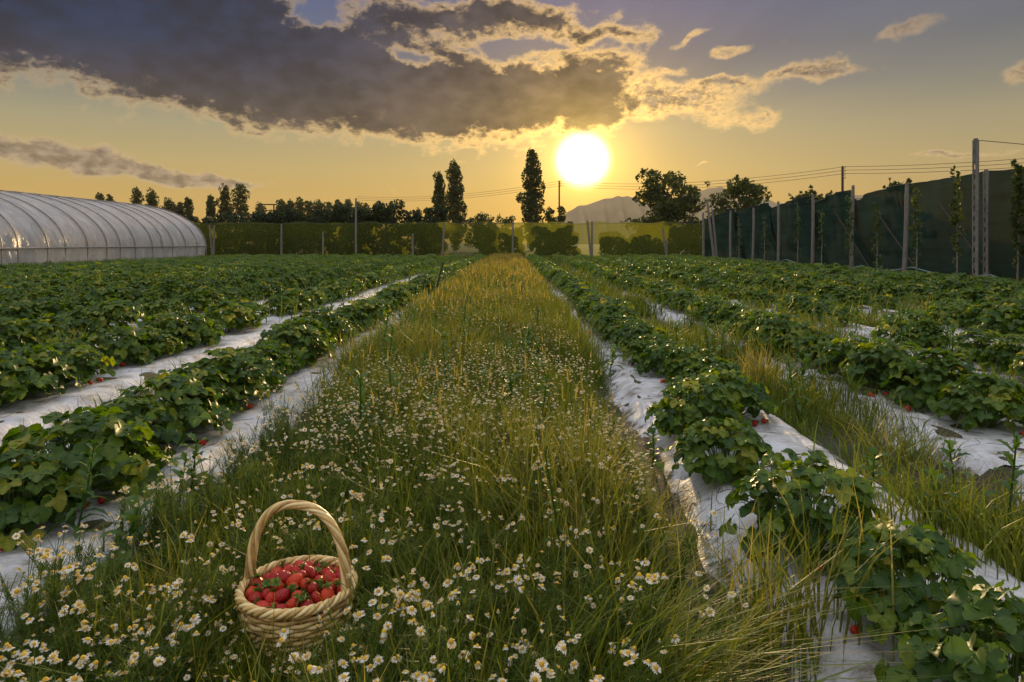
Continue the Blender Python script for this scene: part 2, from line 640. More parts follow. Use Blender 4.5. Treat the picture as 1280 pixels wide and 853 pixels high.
def plant_meshes(nleaf, lod, seed, RR=.30, HH=.35, size=(.052, .082)):
    g = np.random.default_rng(seed)
    T, TF, tv = trefoil(*lod)
    lm, sm = MB(), MB()
    lean = g.uniform(-.06, .06, 2)
    for j in range(nleaf):
        u = (j + .5) / nleaf
        r = RR * math.sqrt(u) * g.uniform(.85, 1.12)
        ph = j * 2.39996 + g.uniform(-.4, .4)
        q = min(r / RR, 1.1)
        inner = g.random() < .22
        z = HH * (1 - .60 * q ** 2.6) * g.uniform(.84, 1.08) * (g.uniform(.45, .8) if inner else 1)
        if g.random() < (.30 if lod[0] > 4 else .2):
            q, z = 1.05, g.uniform(.04, .17)
            r = RR * g.uniform(.55, 1.12)
        p = np.array([r * math.cos(ph) + lean[0] * z * 2, r * math.sin(ph) + lean[1] * z * 2, max(z, .03)])
        tilt = .02 + .80 * q ** 1.4 + g.uniform(-.45, .42)
        ph2 = ph + g.uniform(-.9, .9)
        out = np.array([math.cos(ph2), math.sin(ph2), 0])
        nrm = np.array([0, 0, 1.]) * math.cos(tilt) + out * math.sin(tilt)
        fwd = out * math.cos(tilt) - np.array([0, 0, 1.]) * math.sin(tilt) * .9
        sc = g.uniform(*size) * (.72 if g.random() < .2 else 1)
        W = orient(T * sc, fwd, nrm)
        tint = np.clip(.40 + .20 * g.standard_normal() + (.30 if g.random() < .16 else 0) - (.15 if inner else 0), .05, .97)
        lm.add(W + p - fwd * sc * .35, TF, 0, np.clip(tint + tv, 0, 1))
        if j % (1 if lod[0] > 4 else 3) == 0:
            b = np.array([.03 * math.cos(ph), .03 * math.sin(ph), 0])
            e = p - fwd * sc * .3
            mid = (b * .45 + e * .55) + np.array([0, 0, .05 * z / HH])
            tube(sm, [b, mid, e], [.0022, .0018, .0015], 3, 0, g.uniform(0, 1), cap=False)
    return lm, sm


HI = []
for s in range(8):
    lm, sm = plant_meshes(138, (9, 2), 100 + s, RR=.265 + .012 * (s % 4), HH=.315 + .025 * (s % 3), size=(.050, .078))
    HI.append((lm.data('leaves', M['leaf']), sm.data('stalks', M['leaf_stalk'])))
MID = []
for s in range(6):
    lm, sm = plant_meshes(96, (4, 1), 200 + s, RR=.28, HH=.345, size=(.06, .092))
    for V, (F, _), T in zip(sm.V, sm.F, sm.T):
        lm.V.append(V)
        lm.T.append(T)
        lm.F.append((F + lm.n, 1))
    lm.n += sm.n
    MID.append(lm.data('strawberry_plant', [M['leaf'], M['leaf_stalk']]))


def berry_template(seed, ln=.048, wd=.021):
    g = np.random.default_rng(seed)
    prof = [(0, .0), (.08, .45), (.22, .80), (.42, 1.0), (.65, .93), (.85, .70), (.96, .42), (1, .0)]
    mb = MB()
    ns = 14
    V, F = [], []
    for t, w in prof:
        for k in range(ns):
            a = 2 * PI * k / ns
            rr = wd * w * (1 + .05 * math.sin(2 * a + seed))
            V.append((rr * math.cos(a), rr * math.sin(a), (t - 1) * ln))
    for i in range(len(prof) - 1):
        for k in range(ns):
            l = (k + 1) % ns
            F.append((i * ns + k, i * ns + l, (i + 1) * ns + l, (i + 1) * ns + k))
    mb.add(V, F)
    cm = MB()
    for k in range(9):
        a = 2 * PI * k / 9 + g.uniform(-.2, .2)
        l = g.uniform(.015, .022)
        c, s = math.cos(a), math.sin(a)
        w = .0042
        z1, z2 = .004 + g.uniform(-.002, .004), -.004 + g.uniform(0, .016)
        cm.add([(-s * w * .5, c * w * .5, .001), (s * w * .5, -c * w * .5, .001), (c * l * .55 + s * w, s * l * .55 - c * w, z1), (c * l, s * l, z2), (c * l * .55 - s * w, s * l * .55 + c * w, z1)],
               [(0, 1, 2, 3, 4)], 0, g.uniform(0, 1))
    tube(cm, [(0, 0, 0), (.002, 0, .012), (.006, 0, .022)], .0016, 4, 0, .5)
    return mb.data('strawberry', M['berry']), cm.data('calyx', M['calyx'])


BER = [berry_template(s, *d) for s, d in enumerate([(.048, .019), (.042, .0195), (.054, .0185), (.038, .017)])]

GAPS = {(1, 2): [(6.9, 7.5), (8.2, 9.4), (11.4, 12.4)], (1, 1): [(-9, 4.15)], (0, 2): [(9.2, 10.0), (13, 13.6)], (0, 0): [(-9, 2.4)], (0, 1): [(10.0, 10.9)], (1, 3): [(10.5, 11.2)]}
SPOT = []     # (x, y, side, row)
for s, rows in ((0, L_ROWS), (1, R_ROWS)):
    for ri, cx in enumerate(rows):
        y = (2.78 if ri == 0 else rng.uniform(1.9, 2.3)) if s == 0 else (4.55 if ri == 0 else rng.uniform(2.3, 2.6))
        if s == 1 and ri == 1:
            y = 4.35
        while y < FIELD_END - .6:
            gap = any(a < y < b for a, b in GAPS.get((s, ri), []))
            x = cx + (.06 if s == 1 and ri == 0 and y < 7 else 0) + rng.normal(0, .035) + (.04 * math.sin(y * .5 + ri))
            if not gap and rng.random() > (.02 if y > 5 else 0) and in_view(x, y, 1.0):
                SPOT.append((x, y, s, ri))
            y += rng.uniform(.44, .54) if (s == 1 and y < 7) else rng.uniform(.36, .47)
for px, py in ((1275, 945), (1150, 800), (1010, 692), (905, 600), (868, 552)):
    x, y = ground_at(px, py, .1)
    SPOT.append((x, y, 1, 0))
SPOT.sort(key=lambda p: math.hypot(p[0], p[1]))
NEAR, REST = SPOT[:300], SPOT[300:]

PL_GROUP = 'strawberry plants in the rows'
count = {}
HI_N = 62
for i, (x, y, s, ri) in enumerate(NEAR):
    z = float(bed_h(x)) + .01
    rz, sc = rng.uniform(0, 6.28), rng.uniform(.82, 1.2)
    if s == 1 and ri == 0 and y < 6:
        sc = rng.uniform(.84, 1.0)
    k = count[(s, ri)] = count.get((s, ri), 0) + 1
    where = f"{ORD[ri]} row from the grass path, {SIDE[s]}"
    if ri < 4 and k <= 9:
        lab = f"{ORD[k-1]} strawberry plant from the front, {where}"
    else:
        lab = f"leafy strawberry plant merging with its neighbours, {where}"
    if s == 1 and ri == 0 and k <= 5:
        lab = ["cut-off strawberry plant in the corner beside tall weeds and white film",
               "big low strawberry plant with dark leaves and berries, beside the corner weeds",
               "tall bright strawberry plant with yellow-green top leaves, alone on torn white film",
               "wide strawberry plant with yellowing leaves where the first net wall side row closes up",
               "strawberry plant just behind the yellowing one, beside bare white film by the path"][k - 1]
    if i < HI_N:
        root = empty('strawberry_plant', (x, y, z), rz)
        root.scale = (sc * .95, sc * .95, sc * 1.0) if (s == 1 and ri == 0 and y < 3.4) else (sc,) * 3
        a, b = HI[int(rng.integers(8))]
        inst('leaves', a, root)
        inst('stalks', b, root)
        nb = int(rng.integers(1, 4)) if y < 7 else int(rng.integers(0, 2))
        for q in range(nb):
            an = rng.uniform(PI, 2 * PI) - rz + rng.normal(0, .3)
            rr = rng.uniform(.2, .29)
            bm, cm = BER[int(rng.integers(4))]
            bo = inst('berry', bm, root, (rr * math.cos(an), rr * math.sin(an), .028), (rng.uniform(1.2, 1.7), rng.uniform(-.3, .3), rng.uniform(0, 6.28)), rng.uniform(.8, 1.1))
            inst('calyx', cm, bo)
    else:
        root = inst('strawberry_plant', MID[int(rng.integers(6))], None, (x, y, z), (0, 0, rz), sc)
    tag(root, lab, 'strawberry plant', PL_GROUP)

# the plants farther down the rows: one object of stuff
def far_plants():
    mb = MB()
    A = np.array(REST)
    d = np.hypot(A[:, 0], A[:, 1])
    for band, nl, lod in (((0, 20), 62, (2, 1)), ((20, 30), 50, (2, 1)), ((30, 99), 40, (1, 1))):
        sel = (d >= band[0]) & (d < band[1])
        idx = np.nonzero(sel)[0]
        for v in range(4):
            lm, _ = plant_meshes(nl, lod, 300 + v + 10 * lod[0], RR=.31, HH=.375, size=(.080, .11) if lod[0] > 1 else (.11, .15))
            V = np.concatenate(lm.V)
            F = np.concatenate([f for f, _ in lm.F])
            T = np.concatenate(lm.T)
            q = idx[v::4]
            if not len(q):
                continue
            pos = np.stack([A[q, 0], A[q, 1], bed_h(A[q, 0]) + .01], -1)
            stamp(mb, V, F, T, pos, rng.uniform(0, 6.28, len(q)), rng.uniform(.9, 1.15, len(q)), dt=rng.normal(0, .05, len(q)))
    o = mb.build('strawberry_rows', M['leaf'])
    tag(o, kind='stuff')


far_plants()

# ------------------------------------------------------------------ grass
def patch(x, y, s=1.0, ph=0.0):
    """smooth patchiness over the ground, -1..1"""
    return (np.sin(x * 2.1 * s + 1.3 * np.sin(y * 1.1 * s + ph) + ph) + np.sin(y * 1.7 * s - x * .9 * s + 2.1 * ph) + np.sin(x * 4.3 * s + y * 3.1 * s + ph * 3)) / 3


def blades(mb, x, y, z, h, w, lean, az, tint, segs=3, face=None):
    N = len(x)
    t = np.linspace(0, 1, segs + 1)
    wt = np.array([.75, 1.0, .72, .10]) if segs == 3 else np.array([.9, .8, .1])
    c, s = np.cos(az)[:, None], np.sin(az)[:, None]
    hor = (lean * h)[:, None] * t ** 2
    ver = h[:, None] * (t - .42 * np.minimum(lean, 1.5)[:, None] * t ** 2.2)
    fa = rng.uniform(0, PI, N) if face is None else face
    px, py = np.cos(fa)[:, None] * w[:, None] * wt * .5, np.sin(fa)[:, None] * w[:, None] * wt * .5
    CX, CY, CZ = x[:, None] + hor * c, y[:, None] + hor * s, z[:, None] + ver
    P = np.stack([np.stack([CX - px, CY - py, CZ], -1), np.stack([CX + px, CY + py, CZ], -1)], 2)   # N, seg+1, 2, 3
    n = 2 * (segs + 1)
    P = P.reshape(N, n, 3)
    f = np.array([(2 * i, 2 * i + 1, 2 * i + 3, 2 * i + 2) for i in range(segs)])
    F = (f[None] + (np.arange(N) * n)[:, None, None]).reshape(-1, 4)
    mb.add(P.reshape(-1, 3), F, 0, np.repeat(np.clip(tint, 0, 1), n))


def scatter(n, x0, x1, y0, y1):
    return rng.uniform(x0, x1, n), rng.uniform(y0, y1, n)


BX, BY = -.65, 2.07      # the basket


def meadow():
    mb = MB()
    for y0, y1, dens, wid, hh in ((.9, 2.6, 2500, .0052, .30), (2.6, 4.5, 2300, .006, .34), (4.5, 8, 1500, .007, .40), (8, 14, 900, .010, .44), (14, 26, 480, .016, .42), (26, 48, 260, .026, .40)):
        n = int((PATH_R - PATH_L + .1) * (y1 - y0) * dens)
        n = int(n * 1.35)
        x, y = scatter(n, PATH_L - .60, PATH_R + .62, y0, y1)
        k = in_view(x, y, .6) & (np.hypot(x - BX, y - BY) > .16)
        wav = .16 * patch(x, y, 1.7, 2.4) + .07 * rng.standard_normal(n)
        gone = 1 / (1 + np.exp(-(y - 6.3) * 2.2))                  # farther on, the growth closes over the films
        k &= x > PATH_L - .04 - .44 * gone - .30 * (y < 2.9) * (patch(x, y, 1.6, 2.4) > rng.uniform(-.6, .5, n)) + wav
        k &= x < PATH_R - .02 + .50 * gone + wav
        k &= (patch(x, y, 1.2, .4) > -.62) | (rng.random(n) < .5)
        x, y = x[k], y[k]
        pt = patch(x, y, .8, 2.0)
        edge = np.clip(np.minimum(x - PATH_L + .4 * (y > 6), PATH_R + .4 * (y > 6) - x) / .3, .55, 1)
        h = hh * (1 + .45 * pt + .25 * patch(x, y, .35, 3.7)) * rng.uniform(.45, 1.3, len(x)) * edge
        h *= np.where((np.abs(x - BX) < .26) & (y < BY) & (y > BY - .75), .62 + .25 * rng.random(len(x)), 1)
        dry = .30 + .20 * pt + .0045 * np.minimum(y, 26) + .10 * rng.standard_normal(len(x))
        dry += np.where((rng.random(len(x)) < .08 + .003 * y), .28, 0)
        blades(mb, x, y, np.zeros(len(x)), h, wid * rng.uniform(.6, 1.4, len(x)), rng.uniform(.05, .75, len(x)), rng.uniform(0, 2 * PI, len(x)), dry)
    # grass hugging the front and the leafy side of the basket
    n = 2600
    a, r_ = rng.uniform(R(165), R(330), n), rng.uniform(.165, .34, n)
    x, y = BX + r_ * np.cos(a), BY + r_ * np.sin(a)
    sidef = np.clip((np.degrees(a) - 165) / 165, 0, 1)
    h = (.31 - .12 * sidef) * rng.uniform(.5, 1.15, n)
    blades(mb, x, y, np.zeros(n), h, .0055 * rng.uniform(.6, 1.4, n), rng.uniform(.05, .6, n), rng.uniform(0, 2 * PI, n), .36 + .12 * rng.standard_normal(n))
    o = mb.build('meadow_grass', M['grass'], smooth=False)
    tag(o, kind='stuff')
    # standing seed stalks, straw coloured, thick towards the far end
    mb = MB()
    for y0, y1, dens, wid, hh in ((3.2, 8, 26, .004, .58), (8, 14, 50, .008, .60), (14, 26, 46, .013, .58), (26, 48, 34, .022, .58)):
        n = int((PATH_R - PATH_L) * (y1 - y0) * dens)
        x, y = scatter(n, PATH_L + .1, PATH_R - .05, y0, y1)
        k = in_view(x, y, .5) & (patch(x, y, .5, 5.0) + .03 * y > rng.uniform(-.3, .9, n))
        x, y = x[k], y[k]
        h = hh * rng.uniform(.7, 1.2, len(x))
        ln, az = rng.uniform(.02, .3, len(x)), rng.uniform(0, 2 * PI, len(x))
        ti = np.clip(.64 + .12 * rng.standard_normal(len(x)) + .002 * y, .45, 1)
        blades(mb, x, y, np.zeros(len(x)), h, np.full(len(x), wid * .5), ln, az, ti)
        # ears
        ex, ey = x + ln * h * np.cos(az) * .75, y + ln * h * np.sin(az) * .75
        ez = h * (.86 - .42 * ln * .7)
        for f in (0, PI / 2):
            blades(mb, ex, ey, ez, h * .16, np.full(len(x), wid * 1.9), ln * 1.4, az, ti + .05, 2, np.full(len(x), f))
    o = mb.build('seeding_grass', M['grass'], smooth=False)
    tag(o, kind='stuff')


meadow()


def furrow_grass():
    mb = MB()
    gaps = []
    for i in range(len(L_ROWS) - 1):
        gaps.append((FILMS[i + 1][1] - .05, FILMS[i][0] + .06, .55 if i else .22, 0))
    n0 = len(L_ROWS)
    for i in range(len(R_ROWS) - 1):
        gaps.append((FILMS[n0 + i][1] - .14, FILMS[n0 + i + 1][0] + .16, 1.7, 1))
    gaps.append((FILMS[-1][1] - .1, 13.6, .7, 1))
    gaps.append((FILMS[n0 - 1][0] - 2.2, FILMS[n0 - 1][0] + .1, 1.2, 0))
    for a, b, f, sd in gaps:
        for y0, y1, dens, wid, hh in ((1.6, 5, 1500, .0055, .20), (5, 10, 700, .009, .26), (10, 22, 280, .017, .30), (22, 48, 110, .032, .33)):
            n = int((b - a) * (y1 - y0) * dens * f)
            x, y = scatter(n, a, b, y0, y1)
            k = in_view(x, y, .5) & (patch(x, y, .9, 1.0) > rng.uniform(-.8, .3, n))
            k &= np.hypot((x - RIPX) / .35, (y - RIPY) / .55) > 1
            if sd == 1 and a < 2.2 < b:
                k &= ~((np.hypot(x - 2.1, (y - 3.95) / 2.0) < .28) & (rng.random(n) < .85))
            x, y = x[k], y[k]
            pt = patch(x, y, .7, 3.0)
            h = hh * (1 + .45 * pt) * rng.uniform(.4, 1.3, len(x))
            ti = .26 + .12 * pt + .09 * rng.standard_normal(len(x)) + np.where(rng.random(len(x)) < .08, .4, 0)
            blades(mb, x, y, bed_h(x), h, wid * rng.uniform(.6, 1.4, len(x)), rng.uniform(.05, .8, len(x)), rng.uniform(0, 2 * PI, len(x)), ti)
    # fringe of dry grass along the foot of the net wall and at the field's end
    for x0, x1, y0, y1, n, hh, t0 in ((12.5, 13.6, 14, 49, 6000, .36, .78), (-20, 13, 47.6, 49.6, 9000, .40, .36)):
        x, y = scatter(n, x0, x1, y0, y1)
        blades(mb, x, y, np.zeros(n), hh * rng.uniform(.4, 1.3, n), np.full(n, .028), rng.uniform(.05, .6, n), rng.uniform(0, 2 * PI, n), t0 + .14 * rng.standard_normal(n))
    # rank grass before the tunnel
    n = 9000
    x, y = scatter(n, -20.0, -18.6, 16, 47)
    blades(mb, x, y, np.zeros(n), rng.uniform(.2, .62, n), np.full(n, .03), rng.uniform(.05, .6, n), rng.uniform(0, 2 * PI, n), .28 + .12 * rng.standard_normal(n))
    # scattered weedy grass poking up through the rows
    for y0, y1, dens, wid, hh in ((3, 9, 50, .007, .38), (9, 22, 26, .014, .42), (22, 46, 14, .026, .44)):
        n = int(31 * (y1 - y0) * dens)
        x, y = scatter(n, -18.5, 12.5, y0, y1)
        k = in_view(x, y, .4) & ((x < PATH_L - .3) | (x > PATH_R + .25)) & (patch(x, y, .45, 4.2) > rng.uniform(.0, .8, n))
        k &= ~((x < -1.4) & (x > -4.2) & (y < 7))
        x, y = x[k], y[k]
        blades(mb, x, y, bed_h(x), hh * rng.uniform(.6, 1.3, len(x)), np.full(len(x), wid), rng.uniform(.05, .6, len(x)), rng.uniform(0, 2 * PI, len(x)), .38 + .16 * rng.standard_normal(len(x)))
    o = mb.build('furrow_grass', M['grass'], smooth=False)
    tag(o, kind='stuff')
    # loose straw lying on the films and bare soil
    mb = MB()
    n = 900
    x, y = scatter(n, -4.5, 3.4, 1.3, 9)
    k = in_view(x, y, .3) & ((x < -1.3) | (x > .55))
    x, y = x[k], y[k]
    furrow = rng.random(len(x)) < .35
    x = np.where(furrow & (x < 0), FILMS[1][1] - .03 + rng.normal(0, .05, len(x)), x)
    az = np.where(furrow & (x < 0), PI / 2 + rng.normal(0, .15, len(x)), rng.uniform(0, 2 * PI, len(x)))
    L_ = np.where(furrow & (x < 0), rng.uniform(.15, .5, len(x)), rng.uniform(.06, .22, len(x)))
    hx, hy = np.cos(az) * L_ / 2, np.sin(az) * L_ / 2
    wx, wy = -np.sin(az) * .0022, np.cos(az) * .0022
    zz = bed_h(x) + .032
    z2 = bed_h(x + hx) + .034
    z1 = bed_h(x - hx) + .034
    P = np.stack([np.stack([x - hx - wx, y - hy - wy, z1], -1), np.stack([x - hx + wx, y - hy + wy, z1], -1), np.stack([x + hx + wx, y + hy + wy, z2], -1), np.stack([x + hx - wx, y + hy - wy, z2], -1)], 1)
    F = np.arange(len(x) * 4).reshape(-1, 4)
    mb.add(P.reshape(-1, 3), F, 0, np.repeat(.55 + .4 * rng.random(len(x)), 4))
    n = 420
    x, y = scatter(n, -3.8, 3.4, 1.4, 7.5)
    k = in_view(x, y, .2) & ((x < -1.3) | (x > .72))
    x, y = x[k], y[k]
    for a, b in zip(x, y):
        an, l, bend = rng.uniform(0, 2 * PI), rng.uniform(.06, .24), rng.normal(0, .04)
        t = np.linspace(-.5, .5, 5)
        px, py = a + l * t * math.cos(an) - bend * math.sin(an) * t * t * 4, b + l * t * math.sin(an) + bend * math.cos(an) * t * t * 4
        tube(mb, np.stack([px, py, bed_h(px) + .026 + .012 * t * t * 4 * rng.random()], -1), .0016, 3, 1, .5, cap=False)
    o = mb.build('straw_litter', [M['grass'], M['bark']], smooth=False)
    tag(o, kind='stuff')


furrow_grass()


def clump(name, label, spots, seed_t=.3, group=None):
    """a tall tuft of grass one can point to"""
    mb = MB()
    for (cx, cy, r, n, hh, wid, lean, az, saz, t0, ts) in spots:
        x, y = cx + rng.normal(0, r, n), cy + rng.normal(0, r, n)
        h = hh * rng.uniform(.55, 1.15, n)
        l = np.abs(rng.normal(lean, .22, n))
        a = rng.normal(az, saz, n)
        blades(mb, x, y, bed_h(x), h, wid * rng.uniform(.7, 1.3, n), l, a, t0 + ts * rng.standard_normal(n))
    o = mb.build(name, M['grass'], smooth=False)
    tag(o, label, 'grass tuft', group)
    return o


gx, gy = ground_at(800, 850)
clump('grass_tuft', 'long green grass tuft arching over the dark soil beside the path, golden tips', [(.30, 1.72, .10, 260, .58, .0055, .70, -.15, .5, .36, .08), (.33, 1.75, .08, 30, .62, .005, .85, 0, .35, .78, .06)], group='tall grass tufts')
x_, y_ = ground_at(975, 830)
clump('grass_tuft', 'upright yellow-green grass tuft standing before the big dark-leaved strawberry plant', [(x_, y_, .11, 150, .46, .0075, .25, 1.2, 1.5, .46, .10), (x_ - .1, y_, .09, 40, .5, .006, .5, .4, .8, .74, .06)], group='tall grass tufts')
x_, y_ = ground_at(1120, 585)
clump('grass_tuft', 'dark green grass tuft on bare soil beside the torn film opening', [(x_, y_, .13, 170, .34, .006, .6, .6, 1.4, .30, .08), (x_, y_, .1, 22, .42, .005, .7, 2.6, .6, .78, .06)], group='tall grass tufts')
x_, y_ = ground_at(945, 495)
clump('grass_tuft', 'dry reddish grass tuft between the first two rows, net wall side', [(x_, y_, .09, 150, .46, .007, .2, 0, 3, .72, .14)], group='tall grass tufts')
x_, y_ = ground_at(1235, 715)
clump('grass_tuft', 'lush bright green grass filling the furrow beside the frame edge', [(x_, y_, .24, 420, .34, .007, .45, 0, 3, .34, .08), (x_ + .2, y_ + .2, .24, 300, .34, .007, .45, 0, 3, .32, .08)], group='tall grass tufts')

# ------------------------------------------------------------------ broad weeds
def weed_mesh(seed, hh=.5, nl=18, ll=.14, wl=.035, jag=True):
    g = np.random.default_rng(seed)
    mb = MB()
    top = np.array([g.uniform(-.08, .08), g.uniform(-.08, .08), hh])
    tube(mb, [(0, 0, 0), top * .5 + np.array([.01, 0, 0]), top], [.006, .005, .0025], 5, 0, .35)
    nt = 7
    for j in range(nl):
        u = (j + .5) / nl
        b = top * (u * .98)
        a = j * 2.4 + g.uniform(-.3, .3)
        up = .25 + .9 * u + g.uniform(-.2, .2)
        l = ll * (1.15 - .65 * u) * g.uniform(.8, 1.2)
        t = np.linspace(0, 1, nt + 1)
        w = wl * np.sin(PI * np.clip(t * .93 + .05, 0, 1)) ** .7
        if jag:
            w = w * np.where(np.arange(nt + 1) % 2, 1.25, .7)
        w[-1] = .001
        c, s = math.cos(a), math.sin(a)
        hor = l * t * math.cos(up * .8)
        ver = l * (t * math.sin(up) - .75 * t ** 2.2 * (1 - .4 * u))
        C = np.stack([b[0] + c * hor, b[1] + s * hor, b[2] + ver], -1)
        side = np.array([-s, c, 0])
        P = np.stack([C - side * w[:, None] + np.array([0, 0, .3]) * w[:, None], C, C + side * w[:, None] + np.array([0, 0, .3]) * w[:, None]], 1).reshape(-1, 3)
        i = np.arange((nt + 1) * 3).reshape(nt + 1, 3)
        F = np.stack([i[:-1, :-1], i[:-1, 1:], i[1:, 1:], i[1:, :-1]], -1).reshape(-1, 4)
        mb.add(P, F, 0, np.clip(.45 + .2 * g.standard_normal(), 0, 1))
    return mb


WEED = [weed_mesh(500 + s, hh, nl, ll, wl, jag) for s, (hh, nl, ll, wl, jag) in enumerate([(.36, 18, .17, .020, True), (.46, 24, .15, .015, True), (.30, 14, .16, .026, False), (.22, 12, .13, .024, True)])]
WEEDM = [w.data('weed', M['weed']) for w in WEED]
for px, py, v, sc, lab in (
    (232, 640, 0, 1.0, 'jagged green weed on white film behind the basket, beside the second plant'),
    (215, 665, 1, .85, 'narrow-leaved weed in front of the jagged weed on the white film'),
    (150, 720, 2, 1.0, 'smooth-leaved weed at the edge of white film before the first plant'),
    (95, 690, 1, .8, 'spindly weed rising from white film between daisies and first plant'),
    (425, 560, 2, 1.0, 'bright broad-leaved weed at the film edge behind the basket'),
    (1195, 640, 0, 1.0, 'jagged weed on the furrow below the torn film opening'),
    (1255, 670, 1, 1.1, 'tall weed at the frame edge below the torn film opening'),
    (1180, 690, 2, .8, 'bright green weed behind the big dark-leaved strawberry plant'),
    (1000, 520, 1, 1.0, 'tall bushy weed in the furrow before the second row, net wall side'),
    (1085, 640, 3, 1.0, 'low jagged weed on bare soil beside the tall bright strawberry plant'),
    (815, 575, 3, 1.0, 'small weed on white film at the path edge, net wall side'),
    (960, 660, 3, .8, 'small dark weed on the bare white film before the tall bright plant'),
):
    x, y = ground_at(px, py, .05)
    tag(inst('weed', WEEDM[v], None, (x, y, float(bed_h(x))), (0, 0, rng.uniform(0, 6)), sc), lab, 'weed', 'broad-leaved weeds')


def far_weeds():
    mb = MB()
    for v in range(4):
        W = WEED[v]
        V = np.concatenate(W.V)
        T = np.concatenate(W.T)
        F = np.concatenate([f for f, _ in W.F if f.shape[1] == 4])
        n = 240
        x, y = rng.uniform(-13, 12.5, n), 4.5 + 30 * rng.random(n) ** 1.5
        k = in_view(x, y, .2) & (patch(x, y, .45, 4.2) > rng.uniform(-.3, .6, n)) & ((x < PATH_L - .2) | (x > PATH_R + .2)) & ~((x < -1.4) & (x > -4.6) & (y < 8))
        x, y = x[k], y[k]
        stamp(mb, V, F, T, np.stack([x, y, bed_h(x)], -1), rng.uniform(0, 6.28, len(x)), rng.uniform(.8, 1.3, len(x)), dt=rng.normal(.05, .1, len(x)))
        n = 120   # weeds inside the meadow
        x, y = rng.uniform(PATH_L + .1, PATH_R - .4, n), 3.6 + 30 * rng.random(n)
        stamp(mb, V, F, T, np.stack([x, y, 0 * x], -1), rng.uniform(0, 6.28, n), rng.uniform(.7, 1.25, n), dt=rng.normal(.0, .1, n))
    o = mb.build('field_weeds', M['weed'])
    tag(o, kind='stuff')


far_weeds()

# the tall dark thistle stalk in the path
x_, y_ = ground_at(708, 770)
th = weed_mesh(900, .60, 26, .055, .008, True)
tag(th.build('thistle', M['weed'], loc=(x_, y_, 0)), 'tall thin dark thistle stalk standing alone among the daisies of the path', 'thistle')
for px, py, h, lab in ((547, 372, .75, 'dead leaning dark stake among reddish grass at the far end of the path'),):
    x_, y_ = ground_at(px - 5, 378)
    mb = MB()
    tube(mb, [(0, 0, 0), (.10, 0, .45), (.22, 0, .88)], [.03, .028, .022], 6)
    tag(mb.build('stake', M['dark_wood'], loc=(x_, y_, 0)), lab, 'stake')

# ------------------------------------------------------------------ chamomile
def flower_meshes(seed, droop, npet=15, r=.0145):
    g = np.random.default_rng(seed)
    pm = MB()
    for k in range(npet):
        if g.random() < .06:
            continue
        a = 2 * PI * k / npet + g.uniform(-.1, .1)
        d = droop + g.uniform(-.18, .18)
        c, s = math.cos(a), math.sin(a)
        l = r * g.uniform(.88, 1.08)
        rr = np.array([.28, .65, .93, 1.0]) * l
        w = np.array([.085, .155, .12, .045]) * r
        zz = -math.sin(d) * (rr - rr[0]) * np.array([0, .8, 1, 1.05])
        xx = rr[0] + (rr - rr[0]) * math.cos(d)
        P = np.stack([np.stack([c * xx + s * w, s * xx - c * w, zz], -1), np.stack([c * xx - s * w, s * xx + c * w, zz], -1)], 1).reshape(-1, 3)
        pm.add(P, [(0, 2, 3, 1), (2, 4, 5, 3), (4, 6, 7, 5)], 0, g.uniform(.25, 1))
    dm = MB()
    ns = 8
    V, F = [], []
    rows = [(.40, -.10), (.40, .10), (.30, .30), (.14, .42), (.0, .45)]
    for rad, z in rows:
        for k in range(ns):
            V.append((rad * r * math.cos(2 * PI * k / ns), rad * r * math.sin(2 * PI * k / ns), z * r))
    for i in range(len(rows) - 1):
        for k in range(ns):
            l = (k + 1) % ns
            F.append((i * ns + k, i * ns + l, (i + 1) * ns + l, (i + 1) * ns + k))
    dm.add(V, F, 0, g.uniform(0, 1))
    return pm, dm


FLO = []
for s, dr in enumerate((.0, .12, .35, .6, .9, -.15, .25, 1.15)):
    pm, dm = flower_meshes(40 + s, dr)
    FLO.append((pm, dm, pm.data('flower', M['petal'], False), dm.data('disc', M['disc'])))
    bo = MB()
    for q, mm in ((pm, 0), (dm, 1)):
        for V, (F, _), T, in zip(q.V, q.F, q.T):
            bo.add(V, F - F.min() if False else F - 0, mm, T) if False else None
    # one-mesh version for the smaller ones
    V = np.concatenate(pm.V + dm.V)
    n0 = pm.n
    bo.add(V, np.concatenate([f for f, _ in pm.F]), 0, np.concatenate(pm.T + dm.T))
    bo.F.append((np.concatenate([f for f, _ in dm.F]) + n0, 1))
    FLO[-1] += (bo.data('flower', [M['petal'], M['disc']], False),)


def cham_stems(seed, tops, hh):
    """stems that branch to each flower, with thread-like leaves"""
    g = np.random.default_rng(seed)
    mb = MB()
    for tp in tops:
        tp = np.array(tp)
        b = np.array([g.uniform(-.03, .03), g.uniform(-.03, .03), 0])
        mid = b * .5 + tp * .5 + np.array([-tp[0] * .25, -tp[1] * .25, hh * .04])
        t = np.linspace(0, 1, 5)[:, None]
        path = (1 - t) ** 2 * b + 2 * t * (1 - t) * mid + t ** 2 * tp
        tube(mb, path, np.linspace(.0017, .0010, 5), 3, 0, g.uniform(.2, .8), cap=False)
        n = 26
        q = g.uniform(.04, .80, n)[:, None]
        p = (1 - q) ** 2 * b + 2 * q * (1 - q) * mid + q ** 2 * tp
        nn = 3
        pp = np.repeat(p, nn, 0) + g.normal(0, .004, (n * nn, 3))
        N = len(pp)
        state = rng
        blades(mb, pp[:, 0], pp[:, 1], pp[:, 2], g.uniform(.025, .065, N), np.full(N, .0024), g.uniform(.5, 1.6, N), g.uniform(0, 2 * PI, N), g.uniform(.1, .75, N), 2)
    return mb


